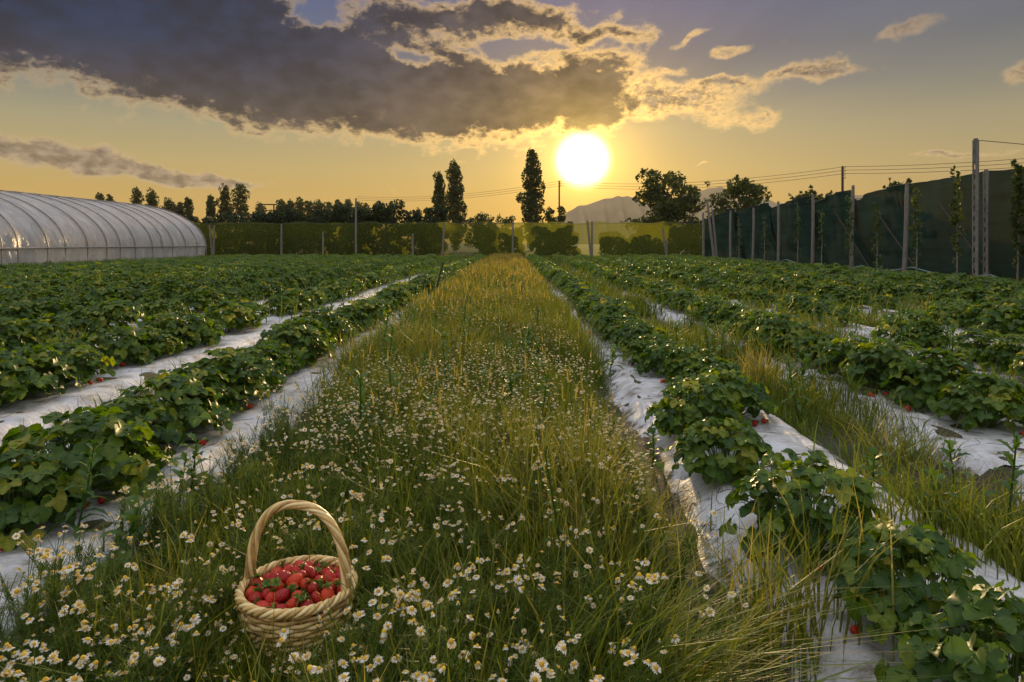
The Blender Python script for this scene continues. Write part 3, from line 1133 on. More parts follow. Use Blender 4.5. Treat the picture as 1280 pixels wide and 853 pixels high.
CH = []
for s in range(12):
    g = np.random.default_rng(700 + s)
    hh = .30 + .02 * (s % 4)
    tops = []
    for k in range(3):
        a = g.uniform(0, 2 * PI)
        rr = g.uniform(.03, .12)
        c = (rr * math.cos(a), rr * math.sin(a), hh * g.uniform(.76, 1.05))
        for q in range(2 + (k + s) % 3):       # heads stand in loose clusters
            tops.append((c[0] + g.normal(0, .022), c[1] + g.normal(0, .022), c[2] + g.normal(0, .012)))
    CH.append((tops, cham_stems(800 + s, tops, hh).data('stems', M['cham_stem'], False)))

cham_pos = []


def cham_try(n, y0, y1, x0=PATH_L - .12, x1=PATH_R - .08, md=.085):
    tries = 0
    got = 0
    while got < n and tries < n * 60:
        tries += 1
        x, y = rng.uniform(x0, x1), rng.uniform(y0, y1)
        if abs(x) > .76 * y + .25 or math.hypot(x - BX, y - BY) < .21:
            continue
        if abs(x - BX) < .24 and BY - .62 < y < BY:
            continue
        if patch(np.array([x]), np.array([y]), 1.1, .9)[0] < rng.uniform(-.9, .1) - (.35 if x < -.6 else 0):
            continue
        if x > .25 and y < 2.6 and rng.random() < .75:
            continue
        if any((x - a) ** 2 + (y - b) ** 2 < md * md for a, b, *_ in cham_pos):
            continue
        cham_pos.append((x, y, rng.uniform(.85, 1.2), 0))
        got += 1


cham_try(84, 1.15, 2.0, x1=-.15)
cham_try(26, 1.15, 2.0, x0=-.15)
cham_try(80, 2.0, 3.2)
cham_try(118, 3.2, 4.75)
cham_pos.sort(key=lambda p: p[1])
special = [  # plants set by hand round the basket
    (BX - .05, BY + .30, 1.15, 1, 'chamomile seen through the loop of the basket handle'),
    (BX - .25, BY - .02, 1.0, 2, 'chamomile with bright white bloom touching the side of the wicker basket'),
    (BX - .14, BY - .25, .74, 3, 'feathery chamomile drooping over the basket rim where the handle starts'),
    (BX + .02, BY - .30, .58, 4, 'small-budded chamomile in front of the basket weave'),
    (BX + .22, BY - .22, .85, 5, 'chamomile leaning at the basket corner nearest the path'),
    (BX - .20, BY - .34, .70, 7, 'thick feathery chamomile in front of the leafy side of the basket'),
    (BX - .06, BY - .38, .62, 8, 'short chamomile with drooping heads before the middle of the basket'),
    (BX + .12, BY - .36, .66, 9, 'short chamomile with open heads before the bright corner of the basket'),
    (BX - .24, BY - .16, .82, 10, 'leafy chamomile hiding the lower weave where the handle starts'),
    (BX + .03, BY - .47, .72, 11, 'open chamomile a step in front of the basket'),
    *[(BX + rr * math.cos(R(a)), BY + rr * math.sin(R(a)), sc, 20, lb) for a, rr, sc, lb in (
        (195, .215, .82, 'leafy chamomile pressed to the weave below the handle foot'), (208, .225, .74, 'small chamomile against the weave, next round from the handle foot'),
        (222, .22, .70, 'feathery chamomile against the weave under the leafy side of the rim'), (236, .225, .66, 'feathery chamomile against the weave, where berries show above the rim'),
        (250, .22, .62, 'low chamomile against the middle of the basket weave'), (264, .225, .54, 'low budding chamomile in front of the open part of the weave'),
        (282, .23, .52, 'short chamomile before the bright open part of the weave'), (300, .23, .55, 'short chamomile at the bright corner of the weave'),
        (318, .225, .70, 'chamomile beside the splayed end of the basket handle'), (340, .22, .85, 'taller chamomile beside the splayed handle end, path side'))],
    (-.28, 1.55, 1.15, 6, 'cluster of large white daisies standing clear before the basket in mid path'),
]
CG = 'chamomile plants in the grass path'


def cham_plant(x, y, sc, lab, near):
    tops, me = CH[int(rng.integers(12))]
    rz = rng.uniform(0, 6.28)
    root = empty('chamomile', (x, y, 0), rz)
    root.scale = (sc,) * 3
    inst('stems', me, root)
    for tp in tops:
        v = int(rng.integers(8))
        # heads face the sky, turned a little every way
        rot = (rng.normal(0, .38), rng.normal(0, .38), rng.uniform(0, 6.28))
        s = rng.uniform(.55, 1.0) if y < 1.95 else rng.uniform(.48, .82)
        if near:
            f = inst('flower', FLO[v][2], root, tp, rot, s)
            inst('disc', FLO[v][3], f)
        else:
            inst('flower', FLO[v][4], root, tp, rot, s)
    tag(root, lab, 'chamomile', CG)


for x, y, sc, _, lab in special:
    cham_plant(x, y, sc, lab, True)
for i, (x, y, sc, _) in enumerate(cham_pos[:279]):
    if y < BY - .05:
        lab = 'white chamomile with open daisies, in front of or beside the basket, film side' if x < BX - .15 else ('white chamomile in the thick grass before the basket' if x < -.2 else 'sparse chamomile in the long grass at the dark soil side of the path')
    elif y < 3.1:
        lab = 'chamomile in the film-side margin behind the basket' if x < -.75 else 'chamomile in the middle of the path just behind the basket' if x < .1 else 'chamomile around the thistle stalk at the net wall side of the path'
    else:
        lab = 'small chamomile in the dense pale drift that fills the path behind the thistle stalk'
    cham_plant(x, y, sc, lab, y < 2.6)


def far_cham():
    mb, st = MB(), MB()
    ring = np.array([(math.cos(a), math.sin(a), -.12) for a in np.arange(7) * 2 * PI / 7])
    V = np.concatenate([[(0, 0, 0.05)], ring]) * .0135
    F = np.array([(0, 1 + k, 1 + (k + 1) % 7) for k in range(7)])
    dv = np.array([(.42 * math.cos(a), .42 * math.sin(a), .04) for a in np.arange(5) * 2 * PI / 5] + [(0, 0, .42)]) * .0135
    df = np.array([(k, (k + 1) % 5, 5) for k in range(5)])
    for y0, y1, dens, sc in ((2.9, 5.6, 900, .72), (5.6, 8.0, 420, .8), (8.0, 12, 160, .95), (12, 18, 70, 1.1), (18, 36, 16, 1.4)):
        n = int(2.1 * (y1 - y0) * dens)
        x, y = scatter(n, PATH_L, PATH_R - .05, y0, y1)
        k = patch(x, y, 1.2, 1.7) > rng.uniform(-.45, .55, n)
        x, y = x[k], y[k]
        z = (.36 if y0 < 8 else .42) * rng.uniform(.7, 1.15, len(x))
        pos = np.stack([x, y, z], -1)
        ti, ta = np.abs(rng.normal(0, .5, len(x))), rng.uniform(0, 6.28, len(x))
        ss = sc * rng.uniform(.5, .95, len(x))
        stamp(mb, V, F, np.full(len(V), .42), pos, 0 * x, ss, 0, ti, ta, rng.normal(0, .25, len(x)))
        stamp(mb, dv, df, np.full(len(dv), .5), pos, 0 * x, ss, 1, ti, ta)
        blades(st, x + rng.normal(0, .02, len(x)), y, 0 * x, z, np.full(len(x), .0022 * sc), rng.uniform(0, .05, len(x)), rng.uniform(0, 6.28, len(x)), .4 + .2 * rng.standard_normal(len(x)), 2)
    tag(mb.build('chamomile_drift', [M['petal'], M['disc']], smooth=False), kind='stuff')
    tag(st.build('chamomile_stalks', M['cham_stem'], smooth=False), kind='stuff')


far_cham()

# ------------------------------------------------------------------ basket
def basket():
    RT, RB, HT = .165, .125, .235
    root = empty('wicker_basket', (BX, BY, .025), R(-12))
    tag(root, 'woven willow basket with tall twisted handle, full of strawberries among daisies', 'basket')
    mb = MB()
    nst, rows = 22, 17
    for k in range(rows):
        z = .01 + (HT - .02) * k / (rows - 1)
        rr = RB + (RT - RB) * (z / HT) ** .8
        n = nst * 6
        a = np.arange(n) / n * 2 * PI
        ph = PI * (k % 2)
        w = rr + .0045 * np.sin(a * nst / 2 + ph)
        p = np.stack([w * np.cos(a), w * np.sin(a), z + .0015 * np.sin(a * 3 + k)], -1)
        tube(mb, p, .0062, 6, 0, .15 + .45 * rng.random(), closed=True)
    for k in range(nst):
        a = 2 * PI * (k + .5) / nst
        tube(mb, [(RB * math.cos(a), RB * math.sin(a), 0), (RT * .985 * math.cos(a), RT * .985 * math.sin(a), HT)], .004, 5, 0, .2)
    a = np.arange(28) / 28 * 2 * PI
    mb.add(np.concatenate([np.stack([RB * np.cos(a), RB * np.sin(a), 0 * a + .004], -1)]), [tuple(range(28))], 0, .2)
    mb.build('weave', M['wicker'], root)
    rim = MB()
    n, st = 220, 4
    a = np.arange(n) / n * 2 * PI
    for s in range(st):
        tw = a * 11 + s * 2 * PI / st
        w = RT + .008 * np.cos(tw)
        rim_p = np.stack([w * np.cos(a), w * np.sin(a), HT + .003 + .008 * np.sin(tw)], -1)
        tube(rim, rim_p, .0064, 6, 0, (.2, .6, .35, .75)[s], closed=True)
    rim.build('rim', M['wicker'], root)
    hd = MB()
    n = 120
    t = np.linspace(0, 1, n)
    th = PI * t
    AH = .245
    # arch with upright legs
    cx = -(RT - .004) * np.sign(np.cos(th)) * np.abs(np.cos(th)) ** .82
    cz = HT - .03 + (AH + .03) * np.sin(th) ** .78
    C = np.stack([cx, 0 * cx, cz], -1)
    tg = np.gradient(C, axis=0)
    tg /= np.linalg.norm(tg, axis=1)[:, None]
    bn = np.array([0, 1.0, 0])
    nm = np.cross(tg, bn)
    fl = .0080 + .020 * np.clip(np.abs(t - .5) * 2 - .55, 0, 1) ** 1.3    # strands fan out at the feet
    for s in range(6):
        tw = (t - .5) * 17 * np.clip(1.0, 0, 1) + s * 2 * PI / 6
        P = C + nm * (np.cos(tw) * np.minimum(fl, .0105))[:, None] + bn * (np.sin(tw) * fl)[:, None]
        tube(hd, P, .0062, 6, 0, (.15, .55, .35, .75, .25, .65)[s])
    hd.build('handle', M['wicker'], root)
    # the berries heaped in it
    pts = []
    tries = 0
    while len(pts) < 58 and tries < 6000:
        tries += 1
        r, a = .138 * math.sqrt(rng.random()), rng.uniform(0, 2 * PI)
        x, y = r * math.cos(a), r * math.sin(a)
        if all((x - p[0]) ** 2 + (y - p[1]) ** 2 < 1e9 and (x - p[0]) ** 2 + (y - p[1]) ** 2 > .031 ** 2 for p in pts):
            pts.append((x, y, HT - .012 + .030 * (1 - (r / .138) ** 2)))
    low = []
    for _ in range(26):
        r, a = .125 * math.sqrt(rng.random()), rng.uniform(0, 2 * PI)
        low.append((r * math.cos(a), r * math.sin(a), HT - .048))
    best = min(range(len(pts)), key=lambda i: (pts[i][0] - .01) ** 2 + (pts[i][1] + .04) ** 2)
    for i, (x, y, z) in enumerate(pts + low):
        bm, cm = BER[int(rng.integers(4))]
        s = rng.uniform(.82, 1.2)
        o = bpy.data.objects.new('strawberry', bm)
        COL.objects.link(o)
        w = Vector((x, y, 0))
        w.rotate(Matrix.Rotation(R(-12), 3, 'Z'))
        ang = rng.uniform(0, 6.28)
        tilt = rng.uniform(.25, .95) if rng.random() < .45 else rng.uniform(.9, 2.2)
        o.rotation_euler = (tilt, 0, ang)
        # the berry's own origin is at its stalk: shift so that its middle is at the spot
        mid = Vector((0, 0, -.024 * s))
        mid.rotate(Matrix.Rotation(ang, 3, 'Z') @ Matrix.Rotation(tilt, 3, 'X'))
        o.location = Vector((BX, BY, .025 + z)) + w - mid
        o.scale = (s,) * 3
        if i == best:
            lab = 'large orange-red strawberry on top of the heap in the wicker basket'
        elif i >= len(pts):
            lab = 'ripe red strawberry half buried in the heap inside the wicker basket'
        elif y > .045:
            lab = 'ripe red strawberry at the back of the heap in the wicker basket'
        elif x < -.05:
            lab = 'ripe red strawberry beside the leafy side of the wicker basket'
        else:
            lab = 'ripe red strawberry in the front of the heap in the wicker basket'
        tag(o, lab, 'strawberry', 'strawberries heaped in the basket')
        if rng.random() < .75:
            inst('calyx', cm, o)


basket()

# ------------------------------------------------------------------ polytunnel
def tunnel():
    XF, HW, EAVE, APEX = -20.3, 5.6, 1.05, 3.85
    Y0, Y1 = 20.0, 45.2
    root = empty('polytunnel', (XF - HW, Y1, 0))
    tag(root, 'long arched polytunnel with wrinkled milky plastic over steel hoops', 'polytunnel')
    yo = -Y1
    nh = 19
    ys_h = np.linspace(Y0, Y1, nh)
    ys_h[1:-1] += rng.normal(0, .13, nh - 2)
    nt, ny = 40, 170
    th = np.linspace(0, PI, nt)
    ys = np.linspace(Y0, Y1, ny)
    TH, YY = np.meshgrid(th, ys)
    ph = np.interp(YY, ys_h, np.arange(nh))
    sag = (.08 + .07 * np.sin(ph.astype(int) * 2.3)) * np.abs(np.sin(PI * (ph % 1.0))) ** 1.2
    wr = .05 * np.sin(YY * 7 + 5 * np.sin(TH * 3)) * np.sin(TH * 9 + YY) * np.sin(PI * (ph % 1))
    k = 1 - (sag + wr) / HW
    X = HW * np.cos(TH) * k
    Z = EAVE + (APEX - EAVE) * np.sin(TH) - (sag + wr) * np.sin(TH) * .9
    i = np.arange(nt * ny).reshape(ny, nt)
    F = np.stack([i[:-1, :-1], i[:-1, 1:], i[1:, 1:], i[1:, :-1]], -1).reshape(-1, 4)
    MB().add(np.stack([X, YY + yo, Z], -1), F).build('roof_film', M['poly'], root)
    for sgn in (1, -1):    # loose side curtains
        nz = 12
        zz = np.linspace(.02, EAVE + .06, nz)
        Zs, Ys = np.meshgrid(zz, ys)
        q = 1 - Zs / EAVE
        Xs = sgn * (HW + .02 + .06 * np.sin(Ys * 5.1 + 1.4 * np.sin(Ys * 1.3)) * (q + .3) + .03 * np.sin(Ys * 13 + Zs * 4))
        i = np.arange(nz * ny).reshape(ny, nz)
        F = np.stack([i[:-1, :-1], i[:-1, 1:], i[1:, 1:], i[1:, :-1]], -1).reshape(-1, 4)
        MB().add(np.stack([Xs, Ys + yo, Zs], -1), F).build('side_curtain', M['poly'], root)
        r_ = MB()
        tube(r_, [(sgn * (HW + .09), Y0 + yo, EAVE + .02), (sgn * (HW + .09), 0, EAVE + .02)], .035, 6)
        r_.build('rail', M['hoop'], root)
        r_ = MB()
        tube(r_, [(sgn * (HW + .12), Y0 + yo, .30), (sgn * (HW + .12), 0, .30)], .022, 6)
        r_.build('rail', M['hoop'], root)
    th2 = np.linspace(0, PI, 44)
    for yh in ys_h:
        h = MB()
        P = [(HW + .05, yh + yo, 0)] + [((HW + .05) * math.cos(t), yh + yo, EAVE + (APEX - EAVE + .05) * math.sin(t)) for t in th2] + [(-HW - .05, yh + yo, 0)]
        tube(h, P, .028, 6)
        h.build('hoop', M['hoop'], root)
    # end wall
    e = MB()
    nz, nx = 16, 30
    V = []
    for u in np.linspace(-1, 1, nx):
        top = EAVE + (APEX - EAVE) * math.sqrt(max(0, 1 - u * u))
        for v in np.linspace(.02, 1, nz):
            V.append((u * HW * .995, .05 * math.sin(u * 15 + v * 3) - .02, v * top - .01))
    i = np.arange(nz * nx).reshape(nx, nz)
    F = np.stack([i[:-1, :-1], i[:-1, 1:], i[1:, 1:], i[1:, :-1]], -1).reshape(-1, 4)
    e.add(V, F)
    e.build('end_wall', M['poly'], root)


tunnel()

# ------------------------------------------------------------------ far windbreak fence
def far_fence():
    Y = 50.0
    root = empty('net_fence', (-6, Y, 0))
    tag(root, 'long low fence of green see-through netting across the end of the field', 'fence')
    xs = np.linspace(-26, 14.3, 320)
    zs = np.linspace(.0, 1, 14)
    X, T = np.meshgrid(xs, zs)
    posts_x = [at_depth(px, 300, Y)[0] for px in (265, 352, 404, 445, 516, 555, 641, 738, 832)]
    top = 2.85 - .10 * np.abs(np.sin((X + 2) * .72)) + .05 * np.sin(X * 2.3)
    Z = T * top
    Yv = Y + .07 * np.sin(X * 1.9 + T * 2) + .04 * np.sin(X * 5 + 3 * T)
    i = np.arange(X.size).reshape(X.shape)
    F = np.stack([i[:-1, :-1], i[:-1, 1:], i[1:, 1:], i[1:, :-1]], -1).reshape(-1, 4)
    MB().add(np.stack([X + 6, Yv - Y, Z], -1), F).build('net', M['net_far'], root)
    for px, pt, lean in ((262, 282, .25), (268, 282, -.05), (352, 280, 0), (404, 290, 0), (445, 248, .0), (516, 292, 0), (555, 278, -.1), (641, 276, 0), (734, 276, .3), (740, 277, 0), (828, 284, .35), (834, 300, -.1)):
        x, _, zt = at_depth(px, pt, Y - .25)
        p = MB()
        tube(p, [(x + 6 + lean, -.25, 0), (x + 6, -.25, zt)], [.085, .065], 8)
        p.build('post', M['wood_grey'], root)
    c = MB()
    tube(c, [(x, -.2, 2.74 - .08 * abs(math.sin(x * .7))) for x in np.linspace(-20, 20, 60)], .012, 4)
    c.build('top_wire', M['wire'], root)


far_fence()

# ------------------------------------------------------------------ net wall on the far side of the field
NX = 14.25


def net_wall():
    root = empty('shade_net_wall', (NX, 33, 0))
    tag(root, 'tall dark green shade netting hung as a sagging wall along the field', 'net wall')
    prof = [(13, 3.6), (17.5, 3.5), (18.6, 3.45), (19.7, 3.38), (20.6, 3.46), (21.5, 3.40), (23, 3.40), (24.5, 3.42), (26.2, 3.36), (27.3, 3.30), (28.2, 3.05), (29.1, 3.50), (31, 3.45), (32.2, 3.10), (33.4, 3.55), (35.5, 3.42), (37.3, 3.15), (38.5, 3.50), (41, 3.40), (43.3, 3.20), (45, 3.40), (48, 3.2), (50.2, 3.0)]
    yy = np.linspace(13, 50.2, 380)
    tp = np.interp(yy, [p[0] for p in prof], [p[1] for p in prof])
    T = np.linspace(0, 1, 18)
    Yg, Tg = np.meshgrid(yy, T)
    topg = np.broadcast_to(tp, Yg.shape)
    Z = Tg * topg
    fold = .10 * np.sin(Yg * 2.6 + 2.4 * Tg + np.sin(Yg * .7)) * (1 - .4 * Tg) + .05 * np.sin(Yg * 7.2 - 5 * Tg) + .06 * np.sin(3.3 * Yg * .5 + 7 * Tg)
    X = fold
    i = np.arange(X.size).reshape(X.shape)
    F = np.stack([i[:-1, :-1], i[:-1, 1:], i[1:, 1:], i[1:, :-1]], -1).reshape(-1, 4)
    MB().add(np.stack([X, Yg - 33, Z], -1), F).build('net', M['net_side'], root)
    # hanging overlapped sheet edges
    for y in (28.4, 32.4, 37.5, 43.5):
        h = MB()
        tt = np.linspace(0, 1, 14)
        a = np.stack([-.17 + .05 * np.sin(tt * 9), y - 33 - 1.9 * (1 - tt) ** 1.5, .1 + 3.4 * tt], -1)
        b = a + np.stack([.0 * tt, .5 + .9 * tt ** 2, .0 * tt], -1)
        P = np.stack([a, b], 1).reshape(-1, 3)
        h.add(P, [(2 * k, 2 * k + 1, 2 * k + 3, 2 * k + 2) for k in range(13)])
        h.build('net_flap', M['net_side'], root)
    e = MB()
    tube(e, np.stack([X[-1] - .0, yy - 33, tp], -1)[::4], .014, 4)
    e.build('top_wire', M['wire'], root)


net_wall()


def slot_post(px, base, top, w, d, lab, X=None):
    """concrete trellis post: two flanges joined by webs so that a ladder of slots shows"""
    x, y = ground_at(px, base)
    h = at_depth(px, top, y)[2]
    mb = MB()
    f1, f2 = d * .52, d * .22
    box(mb, -w / 2, w / 2, -d / 2, -d / 2 + f1, 0, h - .05)
    box(mb, -w / 2, w / 2, d / 2 - f2, d / 2, 0, h - .05)
    z = .0
    while z < h - .3:
        box(mb, -w / 2 + .006, w / 2 - .006, -d / 2 + f1, d / 2 - f2, z, z + .16)
        z += .29
    box(mb, -w / 2 + .006, w / 2 - .006, -d / 2 + f1, d / 2 - f2, h - .7, h - .05)
    box(mb, -w / 2 + .02, w / 2 - .02, -d / 2 + .02, d / 2 - .02, h - .05, h)
    o = mb.build('trellis_post', M['concrete'], smooth=False, loc=(x, y, 0))
    o.rotation_euler = (0, R(.5), R(42))
    bv = o.modifiers.new('Bevel', 'BEVEL')
    bv.width, bv.segments = .012, 2
    tag(o, lab, 'post', 'posts along the net wall')
    return x, y, h


def round_post(px, base, top, r, lab, dx=0.0):
    x, y = ground_at(px, base)
    xt, _, h = at_depth(px + dx, top, y)
    mb = MB()
    t = np.linspace(0, 1, 8)
    P = np.stack([(xt - x) * t + .012 * np.sin(t * 5 + px), .0 * t, h * t], -1)
    tube(mb, P, np.concatenate([np.linspace(r * 1.08, r * .9, 7), [r * .7]]), 10)
    o = mb.build('trellis_post', M['wood_grey'], loc=(x, y, 0))
    tag(o, lab, 'post', 'posts along the net wall')
    return x, y, h


tallpost = slot_post(1219, 362, 173, .095, .15, 'tallest concrete post with a ladder of slots and a wire at its tip')
slot_post(1232, 359, 212, .09, .14, 'shorter slotted concrete post standing just behind the tallest one')
POSTS = [
    (1130, 353, 228, .075, 'stout post, first one beyond the two slotted concrete posts', 4),
    (1064, 346, 232, .075, 'vine-wrapped post, second beyond the slotted concrete posts', 2),
    (1016, 340, 243, .075, 'third post beyond the slotted concrete posts, leaves near its top', 0),
    (973, 336, 252, .075, 'fourth post beyond the slotted concrete posts, straight and bare', 0),
    (941, 333, 260, .075, 'fifth post beyond the slotted ones, below the second leafy tree', 1),
    (913, 331.5, 263, .075, 'sixth post beyond the slotted ones, before the hill gap', 0),
    (893, 331, 250, .075, 'leaning post with crooked top beside the round leafy tree', -9),
    (879, 330, 266, .075, 'last thin post before the corner with the far fence', 0),
    (897, 330.5, 262, .07, 'thin leaning pole crossing behind the crooked-topped post', -7),
]
for px, b, t, r, lab, dx in POSTS:
    round_post(px, b, t, r, lab, dx)
# wire from the tall post's tip
mb = MB()
x, y, h = tallpost
tube(mb, [(x, y, h - .05), (x + 2, y - .9, h - .42), (x + 5, y - 2.2, h - .55)], .010, 4)
tag(mb.build('trellis_wire', M['wire']), 'thin slack wire running from the tip of the tallest slotted post', 'wire')
# drip hose looped from post to post along the net's foot
mb = MB()
hx = 13.35
yy = np.linspace(15, 42, 140)
tube(mb, np.stack([hx + .25 + .05 * np.sin(yy), yy, .42 - .16 * np.abs(np.sin((yy - 1.5) * PI / 3.6)) + .05 * np.sin(yy * .6)], -1), .022, 5)
tag(mb.build('drip_hose', M['hose']), 'pale blue-green hose looping from post to post low along the net wall', 'hose')
# slanting braces behind the net
for k, (ya, yb, lab) in enumerate(((19.6, 22.4, 'dark slanting brace behind the net beside the slotted posts'), (23.2, 26.4, 'dark slanting brace leaning to the first round post'), (26.4, 29.6, 'dark slanting brace leaning to the vine-wrapped post'))):
    mb = MB()
    tube(mb, [(14.02, ya, .0), (14.02, yb, 2.6)][::1], .028, 6)
    tag(mb.build('brace', M['dark_wood']), lab, 'brace', 'slanting braces along the net wall')


# ------------------------------------------------------------------ leaf clouds for trees, bushes, vines
def leafcloud(mb, centers, radii, n, size, tint0=.5, tsd=.2, squash=None, shell=.5):
    """leaf-sized faces spread through the volume of several clumps"""
    centers, radii = np.asarray(centers, float), np.asarray(radii, float)
    if radii.ndim == 1:
        radii = np.repeat(radii[:, None], 3, 1)
    vol = np.prod(radii, 1) ** (2 / 3)
    pick = rng.choice(len(centers), n, p=vol / vol.sum())
    d = rng.standard_normal((n, 3))
    d /= np.linalg.norm(d, axis=1)[:, None]
    r = rng.random(n) ** (1 / 3) * (1 - shell) + shell * rng.uniform(.75, 1.12, n)
    p = centers[pick] + d * radii[pick] * r[:, None]
    a = rng.standard_normal((n, 3))
    a /= np.linalg.norm(a, axis=1)[:, None]
    b = np.cross(a, rng.standard_normal((n, 3)))
    b /= np.linalg.norm(b, axis=1)[:, None] + 1e-9
    s = size * rng.uniform(.6, 1.35, n)[:, None]
    # leaf outline: a kite with a pointed tip
    P = np.stack([p - a * s * .5, p + b * s * .34 - a * s * .02, p + a * s * .6, p - b * s * .34 - a * s * .02], 1)
    tc = rng.normal(0, .12, len(centers))
    t = np.clip(tint0 + tc[pick] + tsd * rng.standard_normal(n), 0, 1)
    mb.add(P.reshape(-1, 3), np.arange(n * 4).reshape(-1, 4), 0, np.repeat(t, 4))


def limb(mb, a, b, r0, r1, seed):
    g = np.random.default_rng(seed)
    a, b = np.array(a, float), np.array(b, float)
    t = np.linspace(0, 1, 6)[:, None]
    P = a + (b - a) * t + g.normal(0, .03, (6, 3)) * np.linalg.norm(b - a) * np.sin(PI * t)
    tube(mb, P, np.linspace(r0, r1, 6), 6)


TG = 'trees beyond the field'


def poplar(px, top, width_px, Y, lab, base=300, n=2600, name='poplar_tree', leaf=.34):
    x, _, zt = at_depth(px, top, Y)
    H = zt
    W = width_px / FPX * Y / 2
    root = empty(name, (x, Y, 0))
    tag(root, lab, 'poplar tree', TG)
    tr = MB()
    limb(tr, (0, 0, 0), (0, 0, H * .9), W * .14 + .1, .04, int(px))
    cs, rs = [], []
    m = 34
    W *= 1.22
    for k in range(m):
        u = (k + .5) / m
        z = H * (.06 + .89 * u)
        prof = math.sin(PI * min(1, u * .72 + .15)) ** .6
        a = k * 2.4
        off = W * prof * rng.uniform(.15, .68)
        c = (off * math.cos(a), off * math.sin(a), z)
        cs.append(c)
        q = W * prof * rng.uniform(.34, .52) + .10
        rs.append((q, q, H * rng.uniform(.05, .10)))
        if k % 3 == 0:
            limb(tr, (0, 0, z * .72), (c[0], c[1], z), .07, .02, k)
    cs.append((0, 0, H * .965)); rs.append((W * .2, W * .2, H * .05))
    tr.build('trunk', M['bark'], root)
    lf = MB()
    leafcloud(lf, cs, rs, int(n * 1.5), leaf, .5, .22, shell=.3)
    lf.build('crown', M['tree_leaf'], root, smooth=False)


def broadleaf(px, top, x0, x1, Y, lab, base=290, n=3200, leaf=.42, name='leafy_tree', openness=.5, nc=40, mat='tree_leaf', cat='tree', low=.10):
    x, _, H = at_depth(px, top, Y)
    W = (x1 - x0) / FPX * Y / 2
    root = empty(name, (x, Y, 0))
    tag(root, lab, cat, TG)
    tr = MB()
    limb(tr, (0, 0, 0), (0, 0, H * .55), .03 * H + .05, .02 * H, int(px))
    cs, rs = [], []
    xc = ((x0 + x1) / 2 - px) / FPX * Y
    for k in range(nc):
        u = rng.random()
        z = H * (low + (.93 - low) * u)
        prof = math.sin(PI * (.20 + .70 * u)) ** .7
        a = k * 2.4 + rng.uniform(-.3, .3)
        rr = W * prof * math.sqrt(rng.uniform(.15, .9))
        c = (xc * (1 - u) + rr * math.cos(a), rr * math.sin(a), z)
        cs.append(c)
        q = rng.uniform(.12, .32) * (.50 + openness) * min(W, H * .6)
        rs.append((q * 1.15, q * 1.15, q * .85))
        limb(tr, (0, 0, H * rng.uniform(.25, .5)), c, .012 * H, .004 * H, k + int(px))
    for k in range(nc):        # sprays that stand out of the crown
        c0 = np.array(cs[int(rng.integers(nc))])
        d = c0 - np.array([xc * .5, 0, H * .5])
        d = d / (np.linalg.norm(d) + 1e-6) + rng.normal(0, .35, 3)
        c = c0 + d * W * rng.uniform(.12, .34)
        if c[2] > H * 1.02 or c[2] < H * .08:
            continue
        cs.append(tuple(c))
        q = W * rng.uniform(.035, .085)
        rs.append((q, q, q * rng.uniform(.7, 1.4)))
        if rng.random() < .4:
            limb(tr, c0, c, .005 * H, .002 * H, k)
    tr.build('trunk', M['bark'], root)
    lf = MB()
    leafcloud(lf, cs, rs, int(n * 1.5), leaf * .8, .5, .26, shell=.3)
    lf.build('crown', M[mat], root, smooth=False)


poplar(665, 187, 27, 110, 'tall lone poplar close beside the setting sun', n=5200, leaf=.36)
poplar(569, 203, 25, 112, 'taller poplar of the close-set two in the middle of the tree line', n=4600, leaf=.36)
poplar(549, 215, 18, 115, 'shorter poplar of the close-set two in the middle of the tree line', n=3200, leaf=.36)
for px, top, w, Y, lab in (
    (301, 229, 19, 130, 'tallest poplar of the group behind the polytunnel end, round topped'),
    (282, 232, 16, 131, 'narrow poplar beside the round-topped one behind the polytunnel end'),
    (263, 244, 11, 130, 'slim poplar standing apart just behind the polytunnel end'),
    (171, 235, 13, 140, 'first of two spiky poplars rising above the polytunnel roof'),
    (190, 236, 15, 141, 'second of two spiky poplars rising above the polytunnel roof'),
    (212, 248, 15, 142, 'low poplar beside the spiky ones above the polytunnel roof'),
    (236, 247, 12, 143, 'pointed poplar between spiky group and the polytunnel end'),
    (226, 253, 12, 144, 'low poplar wedged between two others above the polytunnel'),
    (126, 242, 11, 150, 'first poplar tip of the small clump over the polytunnel ridge'),
    (137, 243, 11, 151, 'second poplar tip of the small clump over the polytunnel ridge'),
    (326, 254, 18, 150, 'squat poplar next to the frame structure in the tree line'),
):
    poplar(px, top, w * 1.2, Y, lab, n=2000, leaf=.42)
row = [(352, 249), (363, 250), (375, 248), (388, 252), (399, 250), (411, 253), (423, 250), (436, 249), (448, 253), (457, 254)]
for k, (px, top) in enumerate(row):
    poplar(px, top, 19, 150 + k, f"{ORD[k]} poplar along the even dark row running from the frame structure", n=1700, leaf=.46)
broadleaf(67, 244, 60, 74, 120, 'tiny treetop peeping over the polytunnel ridge', n=500, nc=8)
broadleaf(482, 250, 466, 502, 80, 'ragged open-branched tree after the even poplar row', n=1100, leaf=.38, openness=.2, nc=20)
broadleaf(529, 257, 515, 546, 100, 'rounded bush tree touching the foot of the close-set poplars', n=1500, leaf=.4)
broadleaf(600, 266, 580, 625, 100, 'low shrubby tree just beyond the far fence beside the close-set poplars', n=1400, leaf=.4)
broadleaf(632, 268, 612, 655, 98, 'low shrubby tree just beyond the far fence before the lone poplar', n=1400, leaf=.4)
broadleaf(694, 256, 678, 714, 95, 'small domed tree below the sun beside the thin utility pole', n=1500, leaf=.4)
broadleaf(830, 209, 787, 878, 72, 'large leafy tree with dark rounded crown beside the sun', n=5600, leaf=.44, nc=60)
broadleaf(930, 224, 886, 972, 62, 'wide open-crowned leafy tree with separate sprays, before the distant hill', n=3600, leaf=.40, openness=.42, nc=70)
